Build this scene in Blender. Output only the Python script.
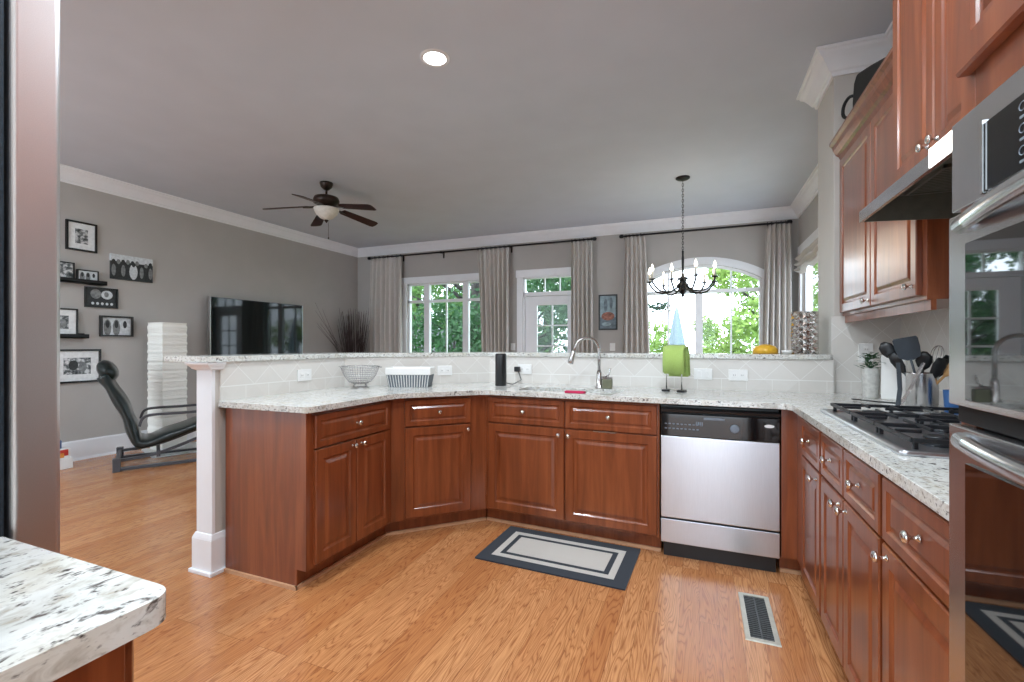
import bpy, bmesh, math, random
from mathutils import Vector, Matrix, noise
random.seed(7)
PI = math.pi
SC = bpy.context.scene
COL = SC.collection
for o in list(bpy.data.objects):
    bpy.data.objects.remove(o)

# ------------------------------------------------------------------ camera, world, light, exposure
YAW = math.radians(22.04)
CAM_H = 1.22
cam_d = bpy.data.cameras.new('camera')
cam = bpy.data.objects.new('camera', cam_d); COL.objects.link(cam)
cam.location = (0, 0, CAM_H)
cam.rotation_euler = (PI/2, 0, YAW)
cam_d.sensor_width = 36.0
cam_d.lens = 462/1024*36.0
cam_d.shift_y = 4/1024.0
cam_d.clip_start = 0.02
SC.camera = cam

SC.view_settings.view_transform = 'Standard'
SC.view_settings.look = 'None'
SC.view_settings.gamma = 1
SC.view_settings.use_curve_mapping = False
SC.view_settings.exposure = 0.14

world = bpy.data.worlds.new('overcast_sky'); SC.world = world
world.use_nodes = True
wn = world.node_tree.nodes; wl = world.node_tree.links
for n in list(wn): wn.remove(n)
wo = wn.new('ShaderNodeOutputWorld'); bg = wn.new('ShaderNodeBackground')
bg.inputs[0].default_value = (0.75, 0.88, 1.0, 1); bg.inputs[1].default_value = 5.2
wl.new(bg.outputs[0], wo.inputs[0])

def lamp(name, kind, loc, energy, color=(1, 1, 1), size=0.1, rot=(0, 0, 0), shape='DISK', spread=None):
    d = bpy.data.lights.new(name, kind); d.energy = energy; d.color = color
    if kind == 'AREA':
        d.shape = shape; d.size = size
        if spread: d.spread = spread
    elif kind == 'SUN': d.angle = size
    else: d.shadow_soft_size = size
    o = bpy.data.objects.new(name, d); COL.objects.link(o)
    o.location = loc; o.rotation_euler = rot
    return o
lamp('sun', 'SUN', (0, -5, 20), 2.6, (1, .96, .88), 0.03, (math.radians(42), 0, math.radians(-30)))

CEIL = 3.06
# positions of the recessed ceiling lights (the first is the one in view, the others are added for light)
CANS = [(-1.57, 2.56), (0.1, 1.6), (-1.75, 0.75), (-0.55, 0.35), (-3.9, 1.2), (-4.7, -0.6), (-2.4, -1.3), (0.2, -1.0)]
CAN_W = 25

# ------------------------------------------------------------------ materials
MATS = {}
def srgb(r, g, b):
    f = lambda c: (c/255/12.92) if c/255 <= .04045 else ((c/255+.055)/1.055)**2.4
    return (f(r), f(g), f(b), 1)
class NT:
    def __init__(s, name):
        s.m = bpy.data.materials.new(name); s.m.use_nodes = True
        s.t = s.m.node_tree; s.n = s.t.nodes; s.l = s.t.links
        s.b = s.n['Principled BSDF']; s.out = s.n['Material Output']
    def node(s, typ, **kw):
        nd = s.n.new(typ)
        for k, v in kw.items(): setattr(nd, k, v)
        return nd
    def link(s, a, b): s.l.new(a, b)
    def coord(s, out='Object', scale=(1, 1, 1), rot=(0, 0, 0), loc=(0, 0, 0)):
        tc = s.node('ShaderNodeTexCoord'); mp = s.node('ShaderNodeMapping')
        s.link(tc.outputs[out], mp.inputs[0])
        mp.inputs['Scale'].default_value = scale; mp.inputs['Rotation'].default_value = rot; mp.inputs['Location'].default_value = loc
        return mp.outputs[0]
    def noise(s, vec, scale, detail=3, rough=.5, dist=0):
        nd = s.node('ShaderNodeTexNoise'); s.link(vec, nd.inputs['Vector'])
        nd.inputs['Scale'].default_value = scale; nd.inputs['Detail'].default_value = detail
        nd.inputs['Roughness'].default_value = rough; nd.inputs['Distortion'].default_value = dist
        return nd.outputs['Fac']
    def ramp(s, fac, stops):
        r = s.node('ShaderNodeValToRGB'); s.link(fac, r.inputs[0])
        el = r.color_ramp.elements
        el[0].position, el[0].color = stops[0]; el[1].position, el[1].color = stops[-1]
        for p, c in stops[1:-1]:
            e = el.new(p); e.color = c
        return r.outputs[0]
    def mix(s, fac, a, b, mode='MIX'):
        m = s.node('ShaderNodeMix', data_type='RGBA', blend_type=mode)
        for sock, v in ((m.inputs[0], fac), (m.inputs[6], a), (m.inputs[7], b)):
            if hasattr(v, 'links'): s.link(v, sock)
            else: sock.default_value = v
        return m.outputs[2]
    def math(s, op, a, b=None, c=None):
        m = s.node('ShaderNodeMath', operation=op)
        for i, v in enumerate((a, b, c)):
            if v is None: continue
            if hasattr(v, 'links'): s.link(v, m.inputs[i])
            else: m.inputs[i].default_value = v
        return m.outputs[0]
    def bump(s, h, strength=.3, dist=.002):
        b = s.node('ShaderNodeBump'); s.link(h, b.inputs['Height'])
        b.inputs['Strength'].default_value = strength; b.inputs['Distance'].default_value = dist
        s.link(b.outputs[0], s.b.inputs['Normal'])
    def base(s, v):
        if hasattr(v, 'links'): s.link(v, s.b.inputs['Base Color'])
        else: s.b.inputs['Base Color'].default_value = v
    def set(s, **kw):
        for k, v in kw.items(): s.b.inputs[k.replace('_', ' ')].default_value = v
def simple(name, col, rough=.5, metal=0, nscale=30, namt=.06, **kw):
    if name in MATS: return MATS[name]
    t = NT(name)
    v = t.coord()
    f = t.noise(v, nscale, 2)
    dark = tuple(c*(1-namt*2) for c in col[:3])+(1,); lite = tuple(min(1, c*(1+namt)) for c in col[:3])+(1,)
    t.base(t.ramp(f, [(.3, dark), (.7, lite)]))
    t.set(Roughness=rough, Metallic=metal, **kw)
    MATS[name] = t.m
    return t.m

def make_wood():
    t = NT('cherry_wood')
    oi = t.node('ShaderNodeObjectInfo')
    tc = t.node('ShaderNodeTexCoord')
    add = t.node('ShaderNodeVectorMath', operation='ADD'); t.link(tc.outputs['Object'], add.inputs[0])
    rnd = t.math('MULTIPLY', oi.outputs['Random'], 17.0); t.link(rnd, add.inputs[1])
    mp = t.node('ShaderNodeMapping'); t.link(add.outputs[0], mp.inputs[0]); mp.inputs['Scale'].default_value = (7, 7, .55)
    g = t.noise(mp.outputs[0], 3.0, 5, .6, .6)
    mp2 = t.node('ShaderNodeMapping'); t.link(add.outputs[0], mp2.inputs[0]); mp2.inputs['Scale'].default_value = (60, 60, 2)
    g2 = t.noise(mp2.outputs[0], 3.0, 3, .6)
    c = t.ramp(g, [(.25, srgb(96, 46, 22)), (.5, srgb(132, 68, 36)), (.75, srgb(160, 90, 52))])
    c = t.mix(t.math('MULTIPLY', g2, .5), c, srgb(118, 58, 30))
    t.base(c); t.set(Roughness=.3, IOR=1.5, Coat_Weight=.5, Coat_Roughness=.16)
    return t.m
def make_floor():
    t = NT('oak_floor')
    tc = t.node('ShaderNodeTexCoord'); sep = t.node('ShaderNodeSeparateXYZ'); t.link(tc.outputs['Object'], sep.inputs[0])
    cmb = t.node('ShaderNodeCombineXYZ'); t.link(sep.outputs[1], cmb.inputs[0]); t.link(sep.outputs[0], cmb.inputs[1])
    br = t.node('ShaderNodeTexBrick'); t.link(cmb.outputs[0], br.inputs['Vector'])
    br.inputs['Color1'].default_value = (0, 0, 0, 1); br.inputs['Color2'].default_value = (1, 1, 1, 1); br.inputs['Mortar'].default_value = (.5, .5, .5, 1)
    br.inputs['Scale'].default_value = 1; br.inputs['Mortar Size'].default_value = .0007; br.inputs['Mortar Smooth'].default_value = .3
    br.inputs['Brick Width'].default_value = 1.35; br.inputs['Row Height'].default_value = .083; br.offset = .37; br.offset_frequency = 3
    rnd = t.node('ShaderNodeSeparateColor'); t.link(br.outputs['Color'], rnd.inputs[0]); r = rnd.outputs[0]
    # grain: stretched along the plank, shifted per plank
    sh = t.node('ShaderNodeCombineXYZ'); t.link(t.math('MULTIPLY', r, 31.0), sh.inputs[0]); t.link(t.math('MULTIPLY', r, 13.0), sh.inputs[1])
    ad = t.node('ShaderNodeVectorMath', operation='ADD'); t.link(cmb.outputs[0], ad.inputs[0]); t.link(sh.outputs[0], ad.inputs[1])
    m1 = t.node('ShaderNodeMapping'); t.link(ad.outputs[0], m1.inputs[0]); m1.inputs['Scale'].default_value = (.9, 9, 1)
    n1 = t.noise(m1.outputs[0], 1.5, 2, .5, .3)
    # cathedral rings: contour lines of a smooth noise
    rings = t.math('FRACT', t.math('MULTIPLY', n1, 20.0))
    tri = t.math('ABSOLUTE', t.math('SUBTRACT', rings, .5))
    line = t.ramp(tri, [(.0, (1, 1, 1, 1)), (.17, (.25, .25, .25, 1)), (.4, (0, 0, 0, 1))])
    m2 = t.node('ShaderNodeMapping'); t.link(ad.outputs[0], m2.inputs[0]); m2.inputs['Scale'].default_value = (5, 150, 1)
    n2 = t.noise(m2.outputs[0], 1.5, 4, .65)
    fine = t.ramp(n2, [(.40, (0, 0, 0, 1)), (.62, (1, 1, 1, 1))])
    base = t.ramp(r, [(0, srgb(186, 122, 74)), (.35, srgb(203, 142, 91)), (.7, srgb(211, 152, 102)), (1, srgb(193, 129, 80))])
    c = t.mix(t.math('MULTIPLY', line, .75), base, srgb(130, 72, 38))
    c = t.mix(t.math('MULTIPLY', fine, .5), c, srgb(152, 94, 56))
    c = t.mix(br.outputs['Fac'], c, srgb(96, 52, 28))
    t.base(c); t.set(Roughness=.27, IOR=1.45, Coat_Weight=.25, Coat_Roughness=.15)
    t.bump(line, .08, .001)
    return t.m
def make_granite(name='white_granite', k=1.0, streak=1.0):
    t = NT(name)
    v = t.coord(scale=(1*k, 1.0*k/streak, 1.3*k), rot=(0, 0, .35))
    big = t.noise(v, 9, 4, .6, .6)
    mid = t.noise(v, 42, 4, .62, .4)
    sm = t.noise(v, 105, 3, .6)
    c = t.ramp(big, [(.3, srgb(196, 197, 191)), (.5, srgb(222, 223, 219)), (.7, srgb(211, 208, 196))])
    c = t.mix(t.ramp(mid, [(.5, (0, 0, 0, 1)), (.68, (.75, .75, .75, 1))]), c, srgb(160, 150, 134))
    c = t.mix(t.ramp(mid, [(.33, (1, 1, 1, 1)), (.42, (0, 0, 0, 1))]), c, srgb(96, 90, 86))
    c = t.mix(t.ramp(sm, [(.30, (.95, .95, .95, 1)), (.415, (0, 0, 0, 1))]), c, srgb(70, 64, 62))
    t.base(c); t.set(Roughness=.1, IOR=1.5)
    return t.m
def make_tile():
    t = NT('travertine_tile')
    tc = t.node('ShaderNodeTexCoord'); sep = t.node('ShaderNodeSeparateXYZ'); t.link(tc.outputs['UV'], sep.inputs[0])
    u, v = sep.outputs[0], sep.outputs[1]
    R0 = .075; S = .205; W = .003
    def edge(x, period, w):
        f = t.math('FRACT', t.math('DIVIDE', x, period))
        d = t.math('ABSOLUTE', t.math('SUBTRACT', f, .5))     # .5 at the line
        return t.math('GREATER_THAN', d, .5-w/period/2)
    low = t.math('LESS_THAN', v, R0)
    g1 = t.math('MAXIMUM', edge(u, .15, W), edge(t.math('SUBTRACT', v, R0), 10.0, W*2))
    g1 = t.math('MULTIPLY', g1, low)
    vv = t.math('SUBTRACT', v, R0)
    a = t.math('ADD', u, vv); b = t.math('SUBTRACT', u, vv)
    g2 = t.math('MAXIMUM', edge(a, S, W*1.4), edge(b, S, W*1.4))
    g2 = t.math('MAXIMUM', g2, t.math('LESS_THAN', vv, W*.7))
    g2 = t.math('MULTIPLY', g2, t.math('SUBTRACT', 1.0, low))
    g = t.math('MAXIMUM', g1, g2)
    # per tile tone
    fa = t.math('FLOOR', t.math('DIVIDE', a, S)); fb = t.math('FLOOR', t.math('DIVIDE', b, S))
    fu = t.math('FLOOR', t.math('DIVIDE', u, .1))
    cm = t.node('ShaderNodeCombineXYZ'); t.link(fa, cm.inputs[0]); t.link(fb, cm.inputs[1])
    wn_ = t.node('ShaderNodeTexWhiteNoise'); t.link(cm.outputs[0], wn_.inputs['Vector'])
    cloud = t.noise(t.coord(), 26, 4, .6)
    c = t.ramp(wn_.outputs['Value'], [(0, srgb(214, 210, 204)), (1, srgb(222, 219, 214))])
    c = t.mix(t.math('MULTIPLY', cloud, .3), c, srgb(200, 194, 186))
    c = t.mix(t.math('MULTIPLY', g, .75), c, srgb(238, 238, 235))
    t.base(c); t.set(Roughness=.42)
    t.bump(g, -.35, .002)
    return t.m
def make_steel(name, col, rough, scale, rotz=0):
    t = NT(name)
    v = t.coord(scale=scale)
    f = t.noise(v, 12, 3, .7)
    t.base(t.ramp(f, [(.3, tuple(c*.9 for c in col[:3])+(1,)), (.7, col)]))
    t.set(Metallic=1, Roughness=rough); t.bump(f, .04, .0005)
    return t.m
def make_glass(name='window_glass', tint=(1, 1, 1, 1), refl=.08):
    t = NT(name); t.n.remove(t.b)
    tr = t.node('ShaderNodeBsdfTransparent'); gl = t.node('ShaderNodeBsdfGlossy'); mx = t.node('ShaderNodeMixShader')
    tr.inputs[0].default_value = tint; gl.inputs['Roughness'].default_value = .02
    lw = t.node('ShaderNodeLayerWeight'); lw.inputs[0].default_value = .35
    t.link(t.math('MULTIPLY', lw.outputs['Fresnel'], refl*4), mx.inputs[0])
    t.link(tr.outputs[0], mx.inputs[1]); t.link(gl.outputs[0], mx.inputs[2]); t.link(mx.outputs[0], t.out.inputs[0])
    return t.m
def make_emit(name, col, s):
    t = NT(name); t.set(Emission_Color=col, Emission_Strength=s); t.base(col)
    return t.m
def make_leaf(name, c1, c2):
    t = NT(name)
    f = t.noise(t.coord(), 2.3, 4, .7)
    t.base(t.ramp(f, [(.3, c1), (.7, c2)])); t.set(Roughness=.6)
    tl = t.node('ShaderNodeBsdfTranslucent'); tl.inputs[0].default_value = c2
    mx = t.node('ShaderNodeMixShader'); mx.inputs[0].default_value = .35
    t.link(t.b.outputs[0], mx.inputs[1]); t.link(tl.outputs[0], mx.inputs[2]); t.link(mx.outputs[0], t.out.inputs[0])
    return t.m
def make_paper():
    t = NT('rice_paper'); v = t.coord(scale=(1, 1, 6)); f = t.noise(v, 5, 3, .6, .8)
    t.base(srgb(238, 236, 228)); t.bump(f, .6, .02); t.set(Roughness=.8); return t.m
def make_fabric(name, c1, c2, sc=(90, 90, 4), rough=.9):
    t = NT(name); f = t.noise(t.coord(scale=sc), 2.5, 3)
    t.base(t.ramp(f, [(.3, c1), (.7, c2)])); t.set(Roughness=rough, Sheen_Weight=.2); return t.m
def make_photo(name, seed):
    t = NT(name); f = t.noise(t.coord(loc=(seed, seed*2, 0)), 22, 4, .6)
    t.base(t.ramp(f, [(.38, (.015, .02, .022, 1)), (.5, (.16, .17, .17, 1)), (.6, (.6, .6, .6, 1))])); t.set(Roughness=.3); return t.m

M = dict(
    wood=make_wood(), floor=make_floor(), granite=make_granite(), granite2=make_granite('pale_streaked_granite', .8, 1.6), tile=make_tile(),
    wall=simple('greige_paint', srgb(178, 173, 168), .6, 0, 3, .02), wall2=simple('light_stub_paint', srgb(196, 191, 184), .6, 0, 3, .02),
    ceil=simple('ceiling_paint', srgb(203, 209, 219), .8, 0, 3, .015), white=simple('white_trim_paint', srgb(236, 237, 240), .35, 0, 8, .01),
    whitep=simple('white_plastic', srgb(236, 236, 234), .35, 0, 20, .01), black=simple('black_metal', srgb(20, 20, 21), .4, .3),
    bronze=simple('bronze', srgb(52, 40, 34), .35, .6), bladew=simple('dark_blade_wood', srgb(48, 22, 20), .4),
    steel=make_steel('brushed_steel', (.66, .66, .67, 1), .24, (60, 60, 1)), fridgesteel=make_steel('refrigerator_steel', (.82, .80, .80, 1), .36, (1, 60, 60)), steelh=make_steel('brushed_steel_across', (.60, .60, .61, 1), .22, (1, 60, 60)),
    dwsteel=make_steel('dishwasher_steel', (.61, .63, .67, 1), .3, (60, 60, 1)),
    chrome=make_steel('polished_nickel', (.78, .77, .75, 1), .12, (8, 8, 8)), iron=simple('cast_iron', srgb(34, 36, 40), .42, .2),
    blackg=simple('black_gloss', srgb(10, 13, 15), .06, 0, 10, .02), blackp=simple('black_plastic', srgb(22, 24, 27), .35),
    pebble=simple('pebbled_dark_case', srgb(44, 58, 70), .5, .2, 300, .2), ovenglass=simple('oven_glass', srgb(8, 12, 13), .035, 0, 10, .02, Coat_Weight=1.0, Coat_Roughness=.02),
    glass=make_glass(), bowlglass=make_glass('clear_bowl_glass', (.80, .84, .87, 1), .22), curtain=make_fabric('linen_curtain', srgb(186, 179, 172), srgb(206, 200, 194)),
    leather=simple('black_leather', srgb(24, 34, 34), .28, 0, 60, .15), chairwood=simple('dark_chair_frame', srgb(66, 66, 70), .35), paper=make_paper(),
    toe=simple('pale_wood_moulding', srgb(205, 160, 124), .4), navy=make_fabric('navy_rug', srgb(20, 30, 40), srgb(32, 44, 56), (200, 200, 200)), ruglight=make_fabric('oatmeal_rug', srgb(176, 172, 164), srgb(205, 200, 192), (260, 260, 260)),
    green=make_fabric('green_towel', srgb(150, 178, 88), srgb(174, 200, 112), (150, 150, 150)), bulb=make_emit('bulb_glow', (1, .93, .8, 1), 6), can=make_emit('downlight_glow', (1, .98, .95, 1), 6),
    hoodglow=make_emit('hood_glow', (1, .97, .92, 1), 2.5), frost=simple('frosted_fan_glass', srgb(214, 210, 200), .5, 0), pink=simple('magenta_sponge', srgb(190, 30, 80), .8),
    olive=simple('olive_block', srgb(112, 114, 92), .4), yellow=simple('yellow_glaze', srgb(232, 180, 52), .35), pot=simple('white_pot_glaze', srgb(214, 214, 210), .35, 0, 60, .08),
    leafdark=simple('dark_young_leaf', srgb(30, 58, 40), .7), leafp=simple('houseplant_green', srgb(52, 92, 58), .5), slate=simple('slate_nylon', srgb(52, 60, 68), .45), woodlight=simple('light_spoon_wood', srgb(206, 160, 104), .6), blue=simple('blue_plastic', srgb(50, 100, 160), .4),
    greyst=simple('grey_fabric_band', srgb(110, 118, 126), .7), mat=simple('white_mount_board', srgb(226, 227, 226), .8), frame=simple('black_frame', srgb(14, 14, 15), .35),
    ph1=make_photo('monochrome_print', 1), ph2=make_photo('monochrome_print_b', 4.3), phdark=simple('photo_dark', srgb(38, 40, 42), .4, 0, 40, .3), phlight=simple('photo_light', srgb(206, 210, 212), .4, 0, 40, .1),
    phmid=simple('photo_mid', srgb(126, 128, 128), .4, 0, 40, .2), twig=simple('dark_twig', srgb(58, 42, 40), .8), bark=simple('bark', srgb(66, 62, 60), .9, 0, 6, .3), tvscreen=simple('television_screen', srgb(3, 14, 14), .05, 0, 10, .02),
    fence=simple('weathered_fence', srgb(120, 122, 130), .8, 0, 6, .1), grass=simple('lawn', srgb(96, 128, 62), .9, 0, 4, .2), umb=simple('pale_blue_canvas', srgb(122, 138, 150), .8), grille=simple('grey_grille', srgb(92, 94, 94), .5, .5),
    ventm=simple('pale_vent_metal', srgb(196, 192, 178), .4, .4), rush=simple('white_floor_cloth', srgb(222, 222, 220), .9), red=simple('red_print', srgb(196, 60, 48), .5), orange=simple('orange_print', srgb(226, 150, 70), .5),
    sky1=simple('canvas_pale_blue', srgb(150, 172, 180), .6, 0, 14, .2), rust=simple('canvas_rust', srgb(160, 108, 92), .6, 0, 30, .3), greyblue=simple('canvas_grey', srgb(108, 124, 134), .6, 0, 20, .2), candle=simple('candle_sleeve', srgb(226, 220, 204), .6),
    leafA=make_leaf('leaves_mid_green', srgb(36, 72, 38), srgb(112, 150, 84)), leafB=make_leaf('leaves_dark_green', srgb(16, 42, 28), srgb(62, 106, 62)), leafC=make_leaf('leaves_pale_green', srgb(92, 128, 58), srgb(168, 192, 112)),
    hoodin=simple('hood_inner_grey', srgb(112, 114, 106), .4, .5), dark=simple('dark_recess', srgb(12, 10, 10), .7), print=simple('panel_print', srgb(120, 130, 142), .5), bag=simple('black_nylon', srgb(12, 14, 15), .7),
    sinkm=make_steel('sink_steel', (.5, .5, .5, 1), .3, (10, 10, 10)), faucet=make_steel('faucet_nickel', (.62, .61, .6, 1), .22, (8, 8, 8)),
)

# ------------------------------------------------------------------ mesh helpers
class MB:
    def __init__(s): s.bm = bmesh.new(); s.mats = []; s.mi = 0; s.T = Matrix.Identity(4)
    def use(s, m):
        if m not in s.mats: s.mats.append(m)
        s.mi = s.mats.index(m); return s
    def _f(s, vs, smooth=False):
        try: f = s.bm.faces.new(vs)
        except ValueError: return None
        f.material_index = s.mi; f.smooth = smooth; return f
    def v(s, p): return s.bm.verts.new(s.T @ Vector(p))
    def box(s, x0, x1, y0, y1, z0, z1):
        P = [s.v(p) for p in ((x0, y0, z0), (x1, y0, z0), (x1, y1, z0), (x0, y1, z0), (x0, y0, z1), (x1, y0, z1), (x1, y1, z1), (x0, y1, z1))]
        for q in ((3, 2, 1, 0), (4, 5, 6, 7), (0, 1, 5, 4), (1, 2, 6, 5), (2, 3, 7, 6), (3, 0, 4, 7)): s._f([P[i] for i in q])
        return s
    def prism(s, pts, z0, z1, smooth=False):
        a = [s.v((x, y, z0)) for x, y in pts]; b = [s.v((x, y, z1)) for x, y in pts]; n = len(pts)
        s._f(a[::-1]); s._f(b)
        for i in range(n): s._f([a[i], a[(i+1) % n], b[(i+1) % n], b[i]], smooth)
        return s
    def prism_axis(s, pts, lo, hi, axis, smooth=False):
        """pts in the two other axes (order y,z for x ; x,z for y)"""
        def mk(p, h): return (h, p[0], p[1]) if axis == 'x' else (p[0], h, p[1])
        a = [s.v(mk(p, lo)) for p in pts]; b = [s.v(mk(p, hi)) for p in pts]; n = len(pts)
        s._f(a[::-1]); s._f(b)
        for i in range(n): s._f([a[i], a[(i+1) % n], b[(i+1) % n], b[i]], smooth)
        return s
    def rings(s, rs, closed=True, smooth=True, cap=True):
        R = [[s.v(p) for p in r] for r in rs]
        n = len(R[0])
        for a, b in zip(R, R[1:]):
            for i in range(n if closed else n-1): s._f([a[i], a[(i+1) % n], b[(i+1) % n], b[i]], smooth)
        if cap and closed: s._f(R[0][::-1]); s._f(R[-1])
        return s
    def lathe(s, prof, c=(0, 0, 0), seg=20, axis=(0, 0, 1), smooth=True, cap=True):
        ax = Vector(axis).normalized(); q = Vector((0, 0, 1)).rotation_difference(ax)
        rs = []
        for r, z in prof:
            r = max(r, 1e-4)
            rs.append([Vector(c)+q @ Vector((r*math.cos(2*PI*i/seg), r*math.sin(2*PI*i/seg), z)) for i in range(seg)])
        return s.rings(rs, True, smooth, cap)
    def cyl(s, p0, p1, r0, r1=None, seg=12, smooth=True):
        p0 = Vector(p0); p1 = Vector(p1); r1 = r0 if r1 is None else r1
        d = p1-p0
        return s.lathe([(r0, 0), (r1, d.length)], p0, seg, d, smooth)
    def tube(s, pts, r, seg=8, closed=False, flat=None):
        pts = [Vector(p) for p in pts]; n = len(pts); rs = []
        up = None
        for i, p in enumerate(pts):
            if closed: d = pts[(i+1) % n]-pts[i-1]
            else: d = pts[min(i+1, n-1)]-pts[max(i-1, 0)]
            d.normalize()
            if up is None:
                up = d.cross(Vector((0, 0, 1)))
                if up.length < .05: up = d.cross(Vector((1, 0, 0)))
                up.normalize()
            else:
                up = (up-d*up.dot(d)).normalized()
            w = d.cross(up)
            rr = r[i] if isinstance(r, (list, tuple)) else r
            a, b = (rr, rr) if flat is None else (flat[0], flat[1])
            if flat is not None and seg == 4:
                rs.append([p+up*a*sx+w*b*sy for sx, sy in ((1, 1), (-1, 1), (-1, -1), (1, -1))])
            else:
                rs.append([p+up*a*math.cos(2*PI*k/seg)+w*b*math.sin(2*PI*k/seg) for k in range(seg)])
        if closed: rs.append(rs[0]); return s.rings(rs, True, True, False)
        return s.rings(rs, True, flat is None or seg != 4)
    def ball(s, c, r, seg=14, sc=(1, 1, 1)):
        k = seg//2
        rs = [[Vector(c)+Vector((r*sc[0]*math.sin(PI*j/k)*math.cos(2*PI*i/seg), r*sc[1]*math.sin(PI*j/k)*math.sin(2*PI*i/seg), -r*sc[2]*math.cos(PI*j/k))) for i in range(seg)] for j in range(1, k)]
        return s.rings(rs)
    def rrect(s, cx, cy, w, d, r, z0, z1, seg=5):
        pts = []
        for qx, qy, a0 in ((1, 1, 0), (-1, 1, 90), (-1, -1, 180), (1, -1, 270)):
            for i in range(seg+1):
                a = math.radians(a0+90*i/seg); pts.append((cx+qx*(w/2-r)+r*math.cos(a), cy+qy*(d/2-r)+r*math.sin(a)))
        return s.prism(pts, z0, z1)
    def panel(s, x0, x1, z0, z1, prof, y=0):
        """stepped rectangular relief facing -Y: prof = [(inset, out)]; first ring closes the back"""
        rs = []
        for ins, out in prof:
            rs.append([(x0+ins, y-out, z0+ins), (x1-ins, y-out, z0+ins), (x1-ins, y-out, z1-ins), (x0+ins, y-out, z1-ins)])
        return s.rings(rs, True, False)
    def build(s, name, mat=None, parent=None, loc=(0, 0, 0), rot=(0, 0, 0), bevel=0, bseg=2, solid=0, subsurf=0, recalc=True):
        if recalc: bmesh.ops.recalc_face_normals(s.bm, faces=s.bm.faces)
        me = bpy.data.meshes.new(name); s.bm.to_mesh(me); s.bm.free()
        if mat is not None and not s.mats: me.materials.append(mat)
        for m in s.mats: me.materials.append(m)
        o = bpy.data.objects.new(name, me); COL.objects.link(o)
        o.parent = parent; o.location = loc; o.rotation_euler = rot
        if solid:
            md = o.modifiers.new('thickness', 'SOLIDIFY'); md.thickness = solid; md.offset = 0
        if bevel:
            md = o.modifiers.new('bevel', 'BEVEL'); md.width = bevel; md.segments = bseg; md.limit_method = 'ANGLE'; md.angle_limit = math.radians(40)
        if subsurf:
            md = o.modifiers.new('subdivision', 'SUBSURF'); md.levels = subsurf; md.render_levels = subsurf
        return o
def smoothp(pts, n=6):
    P = [Vector(p) for p in pts]; out = []
    for i in range(len(P)-1):
        p0 = P[max(i-1, 0)]; p1 = P[i]; p2 = P[i+1]; p3 = P[min(i+2, len(P)-1)]
        for k in range(n):
            s = k/n; out.append(.5*((2*p1)+(-p0+p2)*s+(2*p0-5*p1+4*p2-p3)*s*s+(-p0+3*p1-3*p2+p3)*s**3))
    out.append(P[-1]); return out
def tag(o, label, cat, group=None, kind=None):
    o['label'] = label; o['category'] = cat
    if group: o['group'] = group
    if kind: o['kind'] = kind
    return o
def thing(name, label, cat, loc=(0, 0, 0), rz=0, group=None):
    o = bpy.data.objects.new(name, None); COL.objects.link(o); o.empty_display_size = .1
    o.location = loc; o.rotation_euler = (0, 0, rz)
    return tag(o, label, cat, group)
def struct(o):
    o['kind'] = 'structure'; return o
def sempty(name, loc=(0, 0, 0)):
    o = bpy.data.objects.new(name, None); COL.objects.link(o); o.location = loc; o['kind'] = 'structure'; return o
def share(name, src, parent, loc, rot=(0, 0, 0), scale=1):
    o = bpy.data.objects.new(name, src.data); COL.objects.link(o); o.parent = parent; o.location = loc; o.rotation_euler = rot; o.scale = (scale,)*3
    return o

# ------------------------------------------------------------------ room shell
XL, XR, YF = -6.11, 1.23, 7.15         # left wall, breakfast right wall, far wall
XK, YS = 1.13, 3.46                    # kitchen right wall, stub wall face
YB = -3.0
struct(MB().box(XL-.15, XR+.15, YB, YF+.15, -.1, 0).build('floor', M['floor']))
struct(MB().box(XL-.15, XR+.15, YB, YF+.15, CEIL, CEIL+.12).build('ceiling', M['ceil']))
struct(MB().box(XL-.12, XL, YB, YF+.12, 0, CEIL).build('wall_left', M['wall']))

def wall_holes(name, outer, holes, y, th, mat):
    bm = bmesh.new()
    edges = []
    for loop in [outer]+holes:
        vs = [bm.verts.new((p[0], y, p[1])) for p in loop]
        for i in range(len(vs)): edges.append(bm.edges.new((vs[i], vs[(i+1) % len(vs)])))
    bmesh.ops.triangle_fill(bm, use_beauty=True, edges=edges)
    geo = bmesh.ops.extrude_face_region(bm, geom=list(bm.faces))
    for v in geo['geom']:
        if isinstance(v, bmesh.types.BMVert): v.co.y += th
    bmesh.ops.recalc_face_normals(bm, faces=bm.faces)
    me = bpy.data.meshes.new(name); bm.to_mesh(me); bm.free(); me.materials.append(mat)
    o = bpy.data.objects.new(name, me); COL.objects.link(o); return struct(o)
ARC_C, ARC_R, AW = .87, 1.5, .80
def arc(R, hw, n=16):
    a = math.asin(hw/R)
    return [(R*math.sin(a-2*a*i/n), ARC_C+R*math.cos(a-2*a*i/n)) for i in range(n+1)]  # right to left
W1 = (-4.97, -3.38, .55, 2.335)
D1 = (-2.70, -1.715, 0.0, 2.335)
arch_hole = [(-AW, .55), (AW, .55)] + arc(ARC_R, AW)
wall_holes('wall_far', [(XL, 0), (XR+.12, 0), (XR+.12, CEIL), (XL, CEIL)],
           [[(W1[0], W1[2]), (W1[1], W1[2]), (W1[1], W1[3]), (W1[0], W1[3])],
            [(D1[0], .002), (D1[1], .002), (D1[1], D1[3]), (D1[0], D1[3])], arch_hole], YF, .15, M['wall'])
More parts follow.
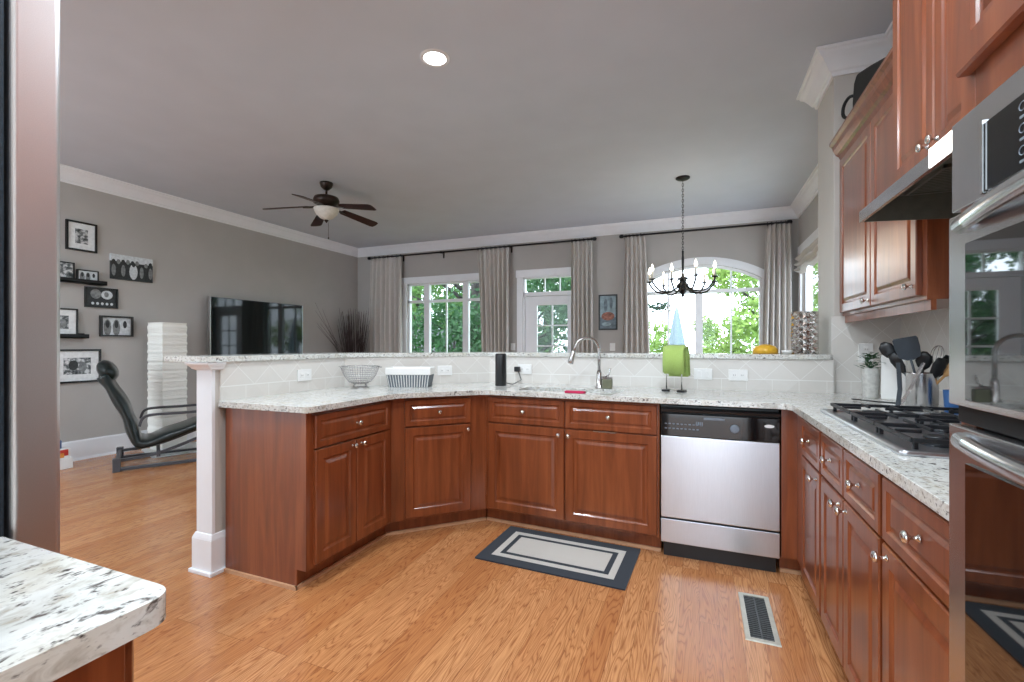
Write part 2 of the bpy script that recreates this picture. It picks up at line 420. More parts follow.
# breakfast right wall with a window opening
WR = (5.0, 6.92, .6, 2.38)
mb = MB()
mb.box(XR, XR+.12, YS+.42, WR[0], 0, CEIL); mb.box(XR, XR+.12, WR[1], YF, 0, CEIL)
mb.box(XR, XR+.12, WR[0], WR[1], 0, WR[2]); mb.box(XR, XR+.12, WR[0], WR[1], WR[3], CEIL)
struct(mb.build('wall_breakfast', M['wall']))
struct(MB().box(XK, XK+.25, YB, YS+.42, 0, CEIL).build('wall_right', M['wall2']))
struct(MB().box(.787, XK, YS, YS+.42, 0, CEIL).build('wall_stub', M['wall2'], bevel=.004))
struct(MB().box(-3.2, -.35, -.42, -.30, 0, CEIL).build('wall_back', M['wall']))

# knee wall carrying the raised bar (L with a diagonal corner)
KX, KY = -2.395, 3.42
DG0, DG1 = (-2.395, 2.66), (-1.58, 3.42)
TH = .115
def offs(p, q, d):
    v = Vector((q[0]-p[0], q[1]-p[1])).normalized(); return Vector((-v.y, v.x))*d
kin = [(KX, 1.69), DG0, DG1, (.787, KY)]
kout = [(KX-TH, 1.69), (KX-TH, DG0[1]+TH*.4), (DG1[0]-TH*.4, KY+TH), (.787, KY+TH)]
struct(MB().prism(kin+kout[::-1], 0, 1.128).build('wall_peninsula', M['wall2']))
# white end cap, plinth and capital of the knee wall
e = sempty('trim_1', (KX-TH/2, 1.69, 0))
MB().box(-TH/2-.004, TH/2+.004, -.018, 0, .2, 1.10).build('end_board', M['white'], e, bevel=.002)
mb = MB(); mb.box(-.083, .073, -.03, .055, 0, .185)
mb.prism([(-.095, -.042), (.085, -.042), (.085, .055), (-.095, .055)], 0, .02)
mb.rings([[(-.083, -.03, .185), (.073, -.03, .185), (.073, .055, .185), (-.083, .055, .185)], [(-.066, -.022, .215), (.064, -.022, .215), (.064, .055, .215), (-.066, .055, .215)]], True, False)
mb.build('plinth', M['white'], e, bevel=.003)
mb = MB()
mb.rings([[(-w/2, -d, z), (w/2, -d, z), (w/2, .04, z), (-w/2, .04, z)] for w, d, z in ((.125, .02, 1.085), (.15, .035, 1.092), (.155, .04, 1.10), (.18, .06, 1.118), (.185, .062, 1.127))], True, False)
mb.build('capital', M['white'], e)

def sweep(name, prof, path, mat):
    """profile (out, z); path = wall line walked with the room on its right hand"""
    P = [Vector(p) for p in path]; rs = []
    for i, p in enumerate(P):
        def nrm(a, b): d = (b-a).normalized(); return Vector((d.y, -d.x))
        if i == 0: m = nrm(P[0], P[1])
        elif i == len(P)-1: m = nrm(P[-2], P[-1])
        else:
            n1, n2 = nrm(P[i-1], p), nrm(p, P[i+1]); m = (n1+n2)/(1+n1.dot(n2))
        rs.append([(p.x+m.x*o, p.y+m.y*o, z) for o, z in prof])
    mb = MB(); mb.rings(rs, True, False); return struct(mb.build(name, mat))
def crownp(z, h, p):
    return [(0, z), (0, z-h), (.012, z-h), (.018, z-h*.86), (.03, z-h*.82), (p*.42, z-h*.60), (p*.62, z-h*.36), (p*.80, z-h*.24), (p*.86, z-h*.13), (p*.97, z-h*.10), (p, z-.001)]
sweep('trim_2', crownp(CEIL-.001, .15, .115), [(XL, YB), (XL, YF), (XR, YF), (XR, YS+.42), (.787, YS+.42), (.787, YS), (XK, YS), (XK, 2.4)], M['white'])
bp = [(0, .21), (.012, .21), (.017, .195), (.017, .02), (.028, .018), (.032, 0), (0, 0)]
sweep('baseboard_left', bp, [(XL, YB), (XL, YF)], M['white'])
sweep('baseboard_far', bp, [(XL, YF), (-2.82, YF)], M['white'])
sweep('baseboard_breakfast', bp, [(-1.6, YF), (XR, YF), (XR, YS+.42)], M['white'])

# ------------------------------------------------------------------ windows and door
def casing(mb, x0, x1, z0, z1, w=.1, y=YF, d=.022, sill=True):
    mb.box(x0-w, x0, y-d, y, z0-(.0 if sill else 0), z1); mb.box(x1, x1+w, y-d, y, z0, z1); mb.box(x0-w-.015, x1+w+.015, y-d-.008, y, z1, z1+w+.02)
    if sill: mb.box(x0-w-.03, x1+w+.03, y-.06, y, z0-.03, z0); mb.box(x0-w, x1+w, y-d, y, z0-.13, z0-.03)
w1 = sempty('window_1', ((W1[0]+W1[1])/2, YF, W1[2])); ox, oz = w1.location.x, w1.location.z
def rel(mb, o): mb.T = Matrix.Translation(-o.location); return mb
mb = rel(MB(), w1); casing(mb, *W1); mb.build('window_casing', M['white'], w1, bevel=.003)
mb = rel(MB(), w1)
x0, x1, z0, z1 = W1; Y0, Y1 = YF+.03, YF+.09
mb.box(x0, x0+.03, Y0, Y1, z0, z1); mb.box(x1-.03, x1, Y0, Y1, z0, z1); mb.box(x0, x1, Y0, Y1, z1-.03, z1); mb.box(x0, x1, Y0, Y1, z0, z0+.05)
for a, b in ((-4.625, -4.515), (-3.835, -3.725)): mb.box(a, b, Y0-.01, Y1, z0, z1)
mb.box(x0, x1, Y0, Y1, 1.985, 2.035)
for a in (-4.175,): mb.box(a-.011, a+.011, Y0+.015, Y1-.01, z0, z1)
mb.build('window_frame', M['white'], w1, bevel=.002)
rel(MB(), w1).box(x0, x1, YF+.06, YF+.064, z0, z1).build('glass', M['glass'], w1)
w2 = sempty('window_2', (0, YF, .55))
mb = rel(MB(), w2)
mb.box(-AW-.1, -AW, YF-.022, YF, .55, ARC_C+math.sqrt(1.6**2-.9**2)); mb.box(AW, AW+.1, YF-.022, YF, .55, ARC_C+math.sqrt(1.6**2-.9**2))
mb.box(-AW-.13, AW+.13, YF-.06, YF, .52, .55); mb.box(-AW-.1, AW+.1, YF-.022, YF, .42, .52)
def archband(mb, Ro, Ri, hwo, hwi, ya, yb):
    A = arc(Ro, hwo, 24); B = arc(Ri, hwi, 24)
    mb.rings([[(a[0], ya, a[1]), (a[0], yb, a[1]), (b[0], yb, b[1]), (b[0], ya, b[1])] for a, b in zip(A, B)], True, False)
archband(mb, 1.605, 1.5, .90, .80, YF-.026, YF)
mb.build('window_casing', M['white'], w2)
mb = rel(MB(), w2)
archband(mb, 1.5, 1.465, .80, .775, Y0, Y1)
mb.box(-AW, -AW+.03, Y0, Y1, .55, 2.13); mb.box(AW-.03, AW, Y0, Y1, .55, 2.13); mb.box(-AW, AW, Y0, Y1, .55, .6)
mb.box(-AW, AW, Y0-.01, Y1, 1.965, 2.015); mb.box(-.05, .05, Y0-.01, Y1, .55, 1.98)
for a in (-.42, .42):
    mb.box(a-.011, a+.011, Y0+.015, Y1-.01, .55, ARC_C+math.sqrt(1.48**2-.42**2))
mb.build('window_frame', M['white'], w2, bevel=.002)
mb = rel(MB(), w2); mb.prism_axis([(-AW, .56), (AW, .56)]+arc(1.49, .795), YF+.06, YF+.064, 'y'); mb.build('glass', M['glass'], w2)
# side window with a gathered roman shade
w3 = sempty('window_3', (XR, (WR[0]+WR[1])/2, WR[2]))
mb = rel(MB(), w3); a, b, z0, z1 = WR
mb.box(XR-.022, XR, a-.1, a, z0, z1); mb.box(XR-.022, XR, b, b+.1, z0, z1); mb.box(XR-.03, XR, a-.11, b+.11, z1, z1+.12); mb.box(XR-.06, XR, a-.13, b+.13, z0-.03, z0)
mb.build('window_casing', M['white'], w3, bevel=.003)
mb = rel(MB(), w3)
mb.box(XR+.03, XR+.08, a, a+.05, z0, z1); mb.box(XR+.03, XR+.08, b-.05, b, z0, z1); mb.box(XR+.03, XR+.08, a, b, z0, z0+.05); mb.box(XR+.03, XR+.08, a, b, z1-.05, z1); mb.box(XR+.03, XR+.08, a, b, 1.4, 1.45); mb.box(XR+.03, XR+.08, (a+b)/2-.04, (a+b)/2+.04, z0, z1)
mb.build('window_frame', M['white'], w3, bevel=.002)
rel(MB(), w3).box(XR+.05, XR+.054, a, b, z0, z1).build('glass', M['glass'], w3)
# shade
mb = MB(); NY, NZ = 40, 26; grid = []
for j in range(NZ+1):
    row = []
    for i in range(NY+1):
        ty = i/NY; tz = j/NZ
        sag = .10*math.sin(PI*((ty*3) % 1))
        z = -.22*tz-sag*tz*.5
        x = -.012-.024*(1-math.cos(2*PI*tz*3))-.012*math.sin(9*ty*PI+tz*7)*tz
        row.append((x, (ty-.5)*1.88, z))
    grid.append(row)
mb.rings(grid, False, True, False)
o = mb.build('roman_shade', M['curtain'], None, (XR-.03, (a+b)/2, 2.37), solid=.004, recalc=False)
tag(o, 'gathered pale fabric roman shade over the side window beyond the stub wall', 'window shade')

d1 = sempty('door_1', ((D1[0]+D1[1])/2, YF, 0))
mb = rel(MB(), d1); casing(mb, *D1, w=.1, sill=False); mb.box(D1[0], D1[1], YF, YF+.1, 2.02, 2.085); mb.box(D1[0], D1[0]+.03, YF, YF+.1, 0, 2.335); mb.box(D1[1]-.03, D1[1], YF, YF+.1, 0, 2.335); mb.box(D1[0], D1[1], YF, YF+.1, 2.31, 2.335)
for q in (-2.335, -2.08): mb.box(q-.01, q+.01, YF+.04, YF+.07, 2.08, 2.32)
mb.build('door_frame', M['white'], d1, bevel=.003)
gx0, gx1, gz0, gz1 = -2.465, -1.95, .30, 1.87
mb = rel(MB(), d1); sx0, sx1 = D1[0]+.033, D1[1]-.033; ys0, ys1 = YF+.03, YF+.075
mb.box(sx0, gx0, ys0, ys1, .01, 2.015); mb.box(gx1, sx1, ys0, ys1, .01, 2.015); mb.box(gx0, gx1, ys0, ys1, .01, gz0); mb.box(gx0, gx1, ys0, ys1, gz1, 2.015)
mb.box((gx0+gx1)/2-.011, (gx0+gx1)/2+.011, ys0+.008, ys1-.008, gz0, gz1)
for k in range(1, 5): z = gz1-.333*k; mb.box(gx0, gx1, ys0+.008, ys1-.008, z-.011, z+.011)
mb.build('door_leaf', M['white'], d1, bevel=.002)
mb = rel(MB(), d1); mb.box(gx0, gx1, ys0+.02, ys0+.024, gz0, gz1); mb.box(D1[0], D1[1], ys0+.02, ys0+.024, 2.085, 2.31); mb.build('glass', M['glass'], d1)
mb = rel(MB(), d1); mb.cyl((-1.80, YF+.03, 1.0), (-1.80, YF-.03, 1.0), .012); mb.ball((-1.80, YF-.04, 1.0), .028); mb.build('door_handle', M['chrome'], d1)

# ------------------------------------------------------------------ curtains, rods
def rod(label, x0, x1, brackets):
    t = thing('curtain_rod', label, 'curtain rod', (x0, YF-.10, 2.85))
    MB().cyl((0, 0, 0), (x1-x0, 0, 0), .014).build('rod', M['black'], t)
    for x in (0, x1-x0):
        s = -1 if x == 0 else 1
        MB().lathe([(.014, 0), (.026, .008), (.03, .03), (.026, .055), (.008, .065)], (x, 0, 0), 14, (s, 0, 0)).build('finial', M['black'], t)
    for x in brackets:
        mb = MB(); mb.box(x-x0-.01, x-x0+.01, 0, .10, -.018, -.008); mb.box(x-x0-.012, x-x0+.012, .09, .10, -.09, .02); mb.lathe([(.02, -.01), (.02, .01)], (x-x0, 0, 0), 12, (1, 0, 0)); mb.build('bracket', M['black'], t)
rod('long black curtain rod over the triple window and the glazed door', -5.72, -1.52, (-5.05, -4.2, -2.9, -1.8))
rod('black curtain rod above the arched window', -1.05, 1.08, (-.80, .90))
def curtain(label, tx0, tx1, bx0, bx1, folds, seed):
    rnd = random.Random(seed); NX, NZ = folds*14, 40; H0 = 2.81
    ph = [rnd.uniform(-.6, .6) for _ in range(folds+2)]; am = [rnd.uniform(.7, 1.25) for _ in range(folds+2)]
    g = []
    cx = (tx0+tx1)/2
    for j in range(NZ+1):
        tz = j/NZ; row = []
        for i in range(NX+1):
            u = i/NX; k = u*folds; ki = int(min(k, folds-1)); fr = k-ki
            w = (1-tz)**.5
            xs = tx0+(tx1-tx0)*u; xb = bx0+(bx1-bx0)*u
            m = min(1, tz*1.4)**.7
            x = xs*(1-m)+xb*m
            a = (.022+.026*min(1, tz*3))*am[ki]
            y = a*math.sin(2*PI*fr+ph[ki]*tz*.8)+.008*math.sin(5*PI*u+tz*4)
            row.append((x-cx, y, -H0*tz*.995))
        g.append(row)
    mb = MB(); mb.rings(g, False, True, False)
    o = thing('curtain', label, 'curtain', (cx, YF-.12, H0+.02))
    mb.build('drape', M['curtain'], o, solid=.003, recalc=False)
    for k in range(folds+1):
        mb = MB(); x = tx0-cx+(tx1-tx0)*k/folds; x = min(max(x, tx0-cx+.01), tx1-cx-.01)
        mb.tube([(x, .026*math.sin(q), .012+.026*math.cos(q)) for q in [2*PI*i/12 for i in range(12)]], .0035, 5, True)
        mb.build('curtain_ring', M['black'], o)
curtain('linen curtain at the room corner, left side of the triple window', -5.70, -5.02, -5.76, -4.99, 7, 1)
curtain('linen curtain between the triple window and the glazed door', -3.48, -2.90, -3.40, -2.90, 7, 2)
curtain('linen curtain between the glazed door and the small framed picture', -1.85, -1.52, -1.85, -1.50, 5, 3)
curtain('linen curtain hanging on the left side of the arched window', -1.02, -.74, -1.07, -.66, 5, 4)
curtain('linen curtain hanging on the right side of the arched window', .84, 1.12, .78, 1.14, 5, 5)

# ------------------------------------------------------------------ cabinets
DOORP = [(0, 0), (0, .016), (.004, .020), (.050, .020), (.054, .015), (.058, .012), (.068, .012), (.084, .0185), (.090, .019)]
DRWP = [(0, 0), (0, .016), (.004, .020), (.030, .020), (.034, .015), (.038, .012), (.044, .012), (.054, .0175), (.058, .018)]
kn = MB(); kn.lathe([(.010, 0), (.0105, .003), (.0055, .006), (.0050, .018), (.008, .022), (.0155, .026), (.0165, .031), (.0135, .037), (.004, .040)], (0, 0, 0), 16, (0, -1, 0))
KNOB = kn.build('knob', M['chrome']); KM = KNOB.data; bpy.data.objects.remove(KNOB)
class _S: data = KM
def knob(parent, x, z, y=-.02): return share('knob', _S, parent, (x, y, z), scale=.88)
def door(cab, x0, x1, z0, z1, kx=None, kz=None, name='door', prof=DOORP):
    o = MB().panel(-(x1-x0)/2, (x1-x0)/2, 0, z1-z0, prof).build(name, M['wood'], cab, ((x0+x1)/2, -.001, z0))
    if kx is not None: knob(o, kx-(x0+x1)/2, kz-z0)
    return o
def base_cab(label, loc, rz, w, depth, fronts, group=None, ext=(0, 0), cut=None, back=0):
    t = thing('base_cabinet', label, 'cabinet', loc, rz, group)
    mb = MB()
    T = .886 if cut is None else cut
    mb.prism([(0, 0), (w, 0), (w-back, depth), (0, depth)], .10, T)
    mb.box(-ext[0], w+ext[1], .068, depth-.05, 0, .10)
    mb.build('carcass', M['wood'], t, bevel=.0015)
    if cut is not None:   # open top for the sink bowl: a rail in front only
        MB().box(0, w, 0, .04, T, .886).build('top_rail', M['wood'], t)
    for f in fronts:
        door(t, *f[1:], name=f[0], prof=DRWP if f[0] == 'drawer' else DOORP)
    return t
# left wing (faces +X)
A1 = Vector((-1.798, 2.411)); A0 = Vector((-1.798, 1.74)); G = Vector((-1.351, 2.863)); E1 = Vector((-.212, 2.800))
R90 = PI/2
w = (A1-A0).length
c1 = base_cab('cherry base cabinet with plain side panel at the left end of the peninsula', (A0.x, A0.y, 0), R90, w, .572,
    [('drawer', .035, w-.035, .70, .868, w/2, .785), ('door', .035, w/2-.003, .118, .692, w/2-.035, .665), ('door', w/2+.003, w-.035, .118, .692, w/2+.035, .665)], ext=(0, .028))
# shaped end panel with the toe notch, seen from the camera
mb = MB(); mb.prism_axis([(0, .10), (0, .886), (.572, .886), (.572, 0), (.062, 0), (.062, .10)], -.008, 0, 'x'); mb.build('side_panel', M['wood'], c1)
MB().box(-.020, -.008, .055, .572, 0, .018).build('base_moulding', M['toe'], c1)
# diagonal cabinet
dv = (G-A1); wd = dv.length; ad = math.atan2(dv.y, dv.x)
c2 = base_cab('cherry corner base cabinet set diagonally in the peninsula bend', (A1.x, A1.y, 0), ad, wd, .30,
    [('drawer', .085, wd-.115, .70, .868, wd/2-.015, .785), ('door', .085, wd-.115, .118, .692, wd-.14, .662)], ext=(.028, .028))
# sink cabinet
sv = (E1-G); ws = sv.length; as_ = math.atan2(sv.y, sv.x)
c3 = base_cab('wide cherry sink base cabinet with two doors behind the rug', (G.x, G.y, 0), as_, ws, .50,
    [('drawer', .03, ws/2-.004, .70, .868, ws*.255, .785), ('drawer', ws/2+.004, ws-.012, .70, .868, ws*.745, .785),
     ('door', .03, ws/2-.004, .118, .692, ws/2-.035, .655), ('door', ws/2+.004, ws-.012, .118, .692, ws/2+.03, .655)], cut=.66, ext=(.028, 0), back=.045)
mb = MB(); mb.box(ws*.66, ws*.78, -.0225, -.002, .690, .697); mb.build('metal_clip', M['steel'], c3)
# toe mouldings per run
def mould(parent, w, a=0.0, b=0.0): MB().box(a, w-b, .055, .07, 0, .018).build('base_moulding', M['toe'], parent)
mould(c1, w, -.018, -.023); mould(c2, wd, -.023, -.023); mould(c3, ws, -.023, 0)
# filler beside the dishwasher
t = thing('cabinet_filler', 'narrow cherry filler panel between the dishwasher and the right-hand cabinets', 'cabinet', (.402, 2.79, 0))
MB().box(0, .085, 0, .56, .10, .886).build('panel', M['wood'], t); MB().box(0, .15, .068, .56, 0, .10).build('toe_board', M['wood'], t); MB().box(0, .16, .055, .068, 0, .018).build('base_moulding', M['toe'], t)
# right run (faces -X); local x runs towards the camera
RX = .475
def rcab(label, yf, yn, fronts, group=None): return base_cab(label, (RX, yf, 0), -R90, yf-yn, .64, fronts, group)
def D(a, b, yf, kx, kz): return ('door', yf-a, yf-b, .118, .692, yf-kx, kz)
def R(a, b, yf): return ('drawer', yf-a, yf-b, .70, .868, yf-(a+b)/2, .79)
rcab('narrow cherry base cabinet nearest the dishwasher on the right run', 2.79, 2.203, [R(2.585, 2.215, 2.79), D(2.585, 2.215, 2.79, 2.26, .66)])
rcab('cherry base cabinet with two drawers under the gas cooktop', 2.200, 1.533, [R(2.19, 1.885, 2.2), R(1.875, 1.545, 2.2), D(2.19, 1.883, 2.2, 1.92, .665), D(1.877, 1.545, 2.2, 1.84, .665)])
rcab('cherry base cabinet next to the oven tower', 1.530, 1.048, [R(1.52, 1.06, 1.53), D(1.52, 1.06, 1.53, 1.48, .665)])

# ------------------------------------------------------------------ countertops
def slab(mb, outer, holes, z0, z1):
    bm = mb.bm; edges = []
    for loop in [outer]+holes:
        vs = [bm.verts.new((p[0], p[1], z0)) for p in loop]
        for i in range(len(vs)): edges.append(bm.edges.new((vs[i], vs[(i+1) % len(vs)])))
    bmesh.ops.triangle_fill(bm, use_beauty=True, edges=edges)
    geo = bmesh.ops.extrude_face_region(bm, geom=list(bm.faces))
    for v in geo['geom']:
        if isinstance(v, bmesh.types.BMVert): v.co.z = z1
def rnd_corner(p, a, b, r, n=5):
    p, a, b = Vector(p), Vector(a), Vector(b); d1 = (a-p).normalized()*r; d2 = (b-p).normalized()*r
    return [tuple((p+d1)*(1-t)**2+2*p*t*(1-t)+(p+d2)*t*t) for t in [i/n for i in range(n+1)]]
SX0, SX1, SY0, SY1 = -1.14, -.46, 2.885, 3.145
cz0, cz1 = .887, .919
P = [(KX+.011, 1.70), (-1.755, 1.70), (-1.745, 2.385), (-1.322, 2.806), (-.215, 2.748), (.436, 2.735), (.436, 1.047), (XK-.012, 1.047), (XK-.012, YS-.012), (.775, YS-.012), (.775, KY-.012), (DG1[0]+.008, KY-.012), (KX+.012, DG0[1]-.008)]
outer = [P[0]]+rnd_corner(P[1], P[0], P[2], .03)+rnd_corner(P[2], P[1], P[3], .10)+rnd_corner(P[3], P[2], P[4], .10)+[P[4]]+rnd_corner(P[5], P[4], P[6], .05)+P[6:]
hole = []
for qx, qy, a0 in ((1, 1, 0), (-1, 1, 90), (-1, -1, 180), (1, -1, 270)):
    for i in range(5):
        a = math.radians(a0+90*i/4); hole.append(((SX0+SX1)/2+qx*((SX1-SX0)/2-.05)+.05*math.cos(a), (SY0+SY1)/2+qy*((SY1-SY0)/2-.05)+.05*math.sin(a)))
mb = MB(); slab(mb, outer, [hole], cz0, cz1)
o = mb.build('countertop', M['granite'], bevel=.006)
tag(o, 'white speckled granite worktop running round the peninsula, sink and cooktop', 'countertop')
# raised bar
bo = [(KX+.022, 1.635), (KX+.022, 2.652), (-1.588, 3.398), (.772, 3.398), (.772, 3.80), (-1.75, 3.80), (-2.74, 2.90), (-2.74, 1.635)]
outer = rnd_corner(bo[0], bo[-1], bo[1], .02)+bo[1:3]+rnd_corner(bo[3], bo[2], bo[4], .03)+rnd_corner(bo[4], bo[3], bo[5], .03)+bo[5:7]+rnd_corner(bo[7], bo[6], bo[0], .03)
mb = MB(); slab(mb, outer, [], 1.129, 1.160)
o = mb.build('bar_top', M['granite'], bevel=.006); tag(o, 'raised white speckled granite bar top along the half wall', 'bar counter')
# near-left counter and its cabinet
mb = MB()
outer = [(-1.012, -.28), (-.594, -.28)]+rnd_corner((-.594, .372), (-.594, -.2), (-1.01, .372), .035, 8)+[(-1.012, .372)]
slab(mb, outer, [], .886, .920); o = mb.build('side_countertop', M['granite2'], bevel=.008, bseg=3)
tag(o, 'pale streaked granite worktop at the lower left corner beside the refrigerator', 'countertop')
t = thing('base_cabinet', 'cherry base cabinet under the granite worktop at the lower left corner', 'cabinet', (-.628, .335, 0), PI)
mb = MB(); mb.box(0, .38, 0, .60, .1, .885); mb.box(0, .38, .07, .6, 0, .1); mb.build('carcass', M['wood'], t, bevel=.002)
door(t, .02, .35, .7, .868, .185, .785, 'drawer', DRWP); door(t, .02, .35, .118, .692, .06, .66)

# ------------------------------------------------------------------ tiled backsplash
def tile_panel(name, p0, p1, z0, z1, th=.010, u0=0):
    p0, p1 = Vector(p0), Vector(p1); d = (p1-p0); L = d.length; d.normalize(); n = Vector((d.y, -d.x))*th   # towards the room (right of travel)
    mb = MB(); uvl = mb.bm.loops.layers.uv.new('UVMap')
    A = [mb.v((p.x, p.y, z)) for p, z in ((p0, z0), (p1, z0), (p1, z1), (p0, z1))]
    B = [mb.v((p.x+n.x, p.y+n.y, z)) for p, z in ((p0, z0), (p1, z0), (p1, z1), (p0, z1))]
    mb._f(A[::-1]); mb._f(B)
    for i in range(4): mb._f([A[i], A[(i+1) % 4], B[(i+1) % 4], B[i]])
    for f in mb.bm.faces:
        for lp in f.loops:
            co = lp.vert.co; lp[uvl].uv = ((Vector((co.x, co.y))-p0).dot(d)+u0, co.z-.92)
    return struct(mb.build(name, M['tile']))
tile_panel('trim_3', (KX, 1.715), DG0, .90, 1.128)
tile_panel('trim_4', DG0, DG1, .90, 1.128, u0=.945)
tile_panel('trim_5', DG1, (.775, KY), .90, 1.128, u0=.08)
tile_panel('trim_6', (.775, YS), (XK, YS), .90, 1.40, u0=.05)
tile_panel('trim_7', (XK, YS), (XK, 1.05), .90, 1.75, u0=.4)

# ------------------------------------------------------------------ outlets and switches
def plate(label, loc, rz, w=.115, h=.075, kind='outlet', group=None):
    name = 'wall_outlet' if kind == 'outlet' else 'light_switch'
    t = thing(name, label, 'outlet' if kind == 'outlet' else 'switch', loc, rz, group)
    MB().box(-w/2, w/2, -.006, 0, -h/2, h/2).build('cover_plate', M['whitep'], t, bevel=.002)
    if kind == 'outlet':
        for s in (-1, 1):
            mb = MB(); c = s*w*.2
            if w > h: mb.box(c-.015, c+.015, -.0085, -.006, -.014, .014)
            else: mb.box(-.014, .014, -.0085, -.006, s*h*.2-.015, s*h*.2+.015)
            o = mb.build('socket', M['whitep'], t, bevel=.003)
            m2 = MB(); cz = 0 if w > h else s*h*.2; cc = c if w > h else 0
            for q in (-.005, .005): m2.box(cc+q-.001, cc+q+.001, -.0092, -.0085, cz-.004, cz+.004)
            m2.build('slots', M['dark'], o)
    else:
        n = max(1, round(w/.06)) if w > h else 1
        for i in range(n):
            c = (i-(n-1)/2)*.045
            MB().box(c-.012, c+.012, -.0095, -.006, -.022, .022).build('rocker', M['whitep'], t, bevel=.003)
    return t
TY = KY-.0105
plate('white outlet on the tiled left wing of the peninsula', (KX+.0105, 2.281, 1.024), R90)
dgd = Vector((DG1[0]-DG0[0], DG1[1]-DG0[1])).normalized(); dga = math.atan2(dgd.y, dgd.x)
def on_diag(s, z): p = Vector(DG0)+dgd*s; return (p.x+dgd.y*.0105, p.y-dgd.x*.0105, z)
plate('white outlet on the diagonal tiled bend right of the striped basket', on_diag(.74, 1.02), dga)
plate('white outlet behind the black speaker with a black plug in it', (-1.27, TY, 1.03), 0)
plate('white wide switch plate just right of the green towel', (.025, TY, 1.022), 0, .115, .075, 'switch')
plate('white outlet on the tile above the dishwasher', (.241, TY, 1.02), 0)
plate('white outlet on the tile beside the potted plant', (.950, YS-.0105, 1.17), 0, .075, .118)
plate('white switch on the grey wall under the small framed picture', (-1.23, YF, 1.19), 0, .08, .12, 'switch')
plate('white switch on the grey wall left of the glazed door', (-2.875, YF, 1.19), 0, .08, .12, 'switch')
o = MB().box(-.022, .022, -.035, 0, -.02, .02).build('power_plug', M['blackp'], None, (-1.325, TY-.009, 1.03), bevel=.006)
tag(o, 'black plug pushed into the outlet behind the speaker', 'plug')

# ------------------------------------------------------------------ dishwasher
DWX, DWY, DWW = -.206, 2.782, .603
t = thing('dishwasher', 'stainless steel dishwasher with black control panel', 'dishwasher', (DWX, DWY, 0))
MB().box(.004, DWW-.004, .03, .57, .09, .872).build('body', M['blackp'], t)
MB().box(.003, DWW-.003, -.006, .03, .238, .702).build('door_panel', M['dwsteel'], t, bevel=.004)
MB().box(.003, DWW-.003, -.004, .03, .095, .228).build('access_panel', M['dwsteel'], t, bevel=.003)
MB().box(.015, DWW-.015, .045, .06, .0, .095).build('toe_panel', M['blackp'], t)
cp = MB().box(.003, DWW-.003, -.012, .03, .705, .832).build('control_panel', M['blackg'], t, bevel=.004)
mb = MB(); mb.prism_axis([(-.004, .838), (-.02, .842), (-.024, .856), (-.016, .862), (.03, .864), (.03, .838)], .003, DWW-.003, 'x'); mb.build('handle_lip', M['blackp'], t)
MB().box(.23, .335, -.0145, -.012, .806, .818).build('pocket', M['print'], cp)
mb = MB()
for r in range(2):
    for i in range(9): mb.box(.025+i*.021, .037+i*.021, -.0135, -.012, .745+r*.026, .751+r*.026)
for i in range(4): mb.box(.19+i*.010, .196+i*.010, -.0135, -.012, .770, .792)
mb.build('button_marks', M['print'], cp)
MB().lathe([(.024, 0), (.023, .012), (.018, .016)], (.385, -.012, .765), 20, (0, -1, 0)).build('dial', M['print'], cp)
mb = MB(); mb.lathe([(1, 0), (.95, .1)], (0, 0, 0), 24, (0, -1, 0)); bmesh.ops.scale(mb.bm, vec=(.024, .02, .009), verts=mb.bm.verts)
mb.build('oval_badge', M['whitep'], cp, (.55, -.012, .79))

# ------------------------------------------------------------------ upper cabinets, hood
AX = .832
ya0, ya1 = 3.455, 2.30
t = thing('wall_cabinet', 'cherry wall cabinet with crown moulding beside the light stub wall', 'cabinet', (AX, ya0, 1.40), -R90)
L = ya0-ya1
MB().box(0, L, 0, XK-AX-.012, 0, .985).build('carcass', M['wood'], t, bevel=.0015)
door(t, .02, .575, .02, .965, .545, .05); door(t, .585, L-.04, .02, .965, L-.075, .06)
MB().box(0, L+.0, .012, .03, -.042, 0).build('light_rail', M['wood'], t)
mb = MB(); prof = [(0, .97), (-.012, .975), (-.02, .997), (-.034, 1.007), (-.05, 1.035), (-.056, 1.058), (-.07, 1.07), (-.07, 1.088), (.02, 1.088), (.02, .97)]
mb.prism_axis(prof, 0, L, 'x'); mb.build('crown_moulding', M['wood'], t)
BX = .735
t = thing('wall_cabinet', 'deeper cherry wall cabinet over the range hood, two doors', 'cabinet', (BX, 2.296, 1.83), -R90)
L = 2.296-1.05
MB().box(0, L, 0, XK-BX-.012, 0, 1.17).build('carcass', M['wood'], t, bevel=.0015)
door(t, .02, .365, .02, 1.16, .335, .055); door(t, .373, .72, .02, 1.16, .405, .055)
# hood
t = thing('range_hood', 'stainless under-cabinet range hood with a glow added on its near lip', 'range hood', (.61, 2.296, 1.70), -R90)
L = 2.296-1.535
mb = MB(); mb.prism_axis([(0, .022), (0, .066), (.11, .128), (.505, .128), (.505, .118), (.12, .118), (.012, .06), (.012, .022)], 0, L, 'x')
mb.build('canopy', M['steelh'], t)
for x in (0, L-.008):
    mb = MB(); mb.prism_axis([(.002, .024), (.002, .064), (.11, .126), (.505, .126), (.505, 0)], x+.001, x+.007, 'x'); mb.build('side_skirt', M['hoodin'], t)
mb = MB(); mb.box(.02, L-.02, .07, .5, .11, .12); mb.build('underside', M['hoodin'], t)
for k in (0, 1):
    mb = MB(); a = .06+k*.36
    for i in range(14): mb.box(a+.02+i*.02, a+.028+i*.02, .14, .46, .102, .107)
    mb.box(a, a+.31, .13, .14, .098, .11); mb.box(a, a+.31, .46, .47, .098, .11); mb.box(a, a+.012, .13, .47, .098, .11); mb.box(a+.3, a+.31, .13, .47, .098, .11)
    mb.build('grease_filter', M['hoodin'], t)
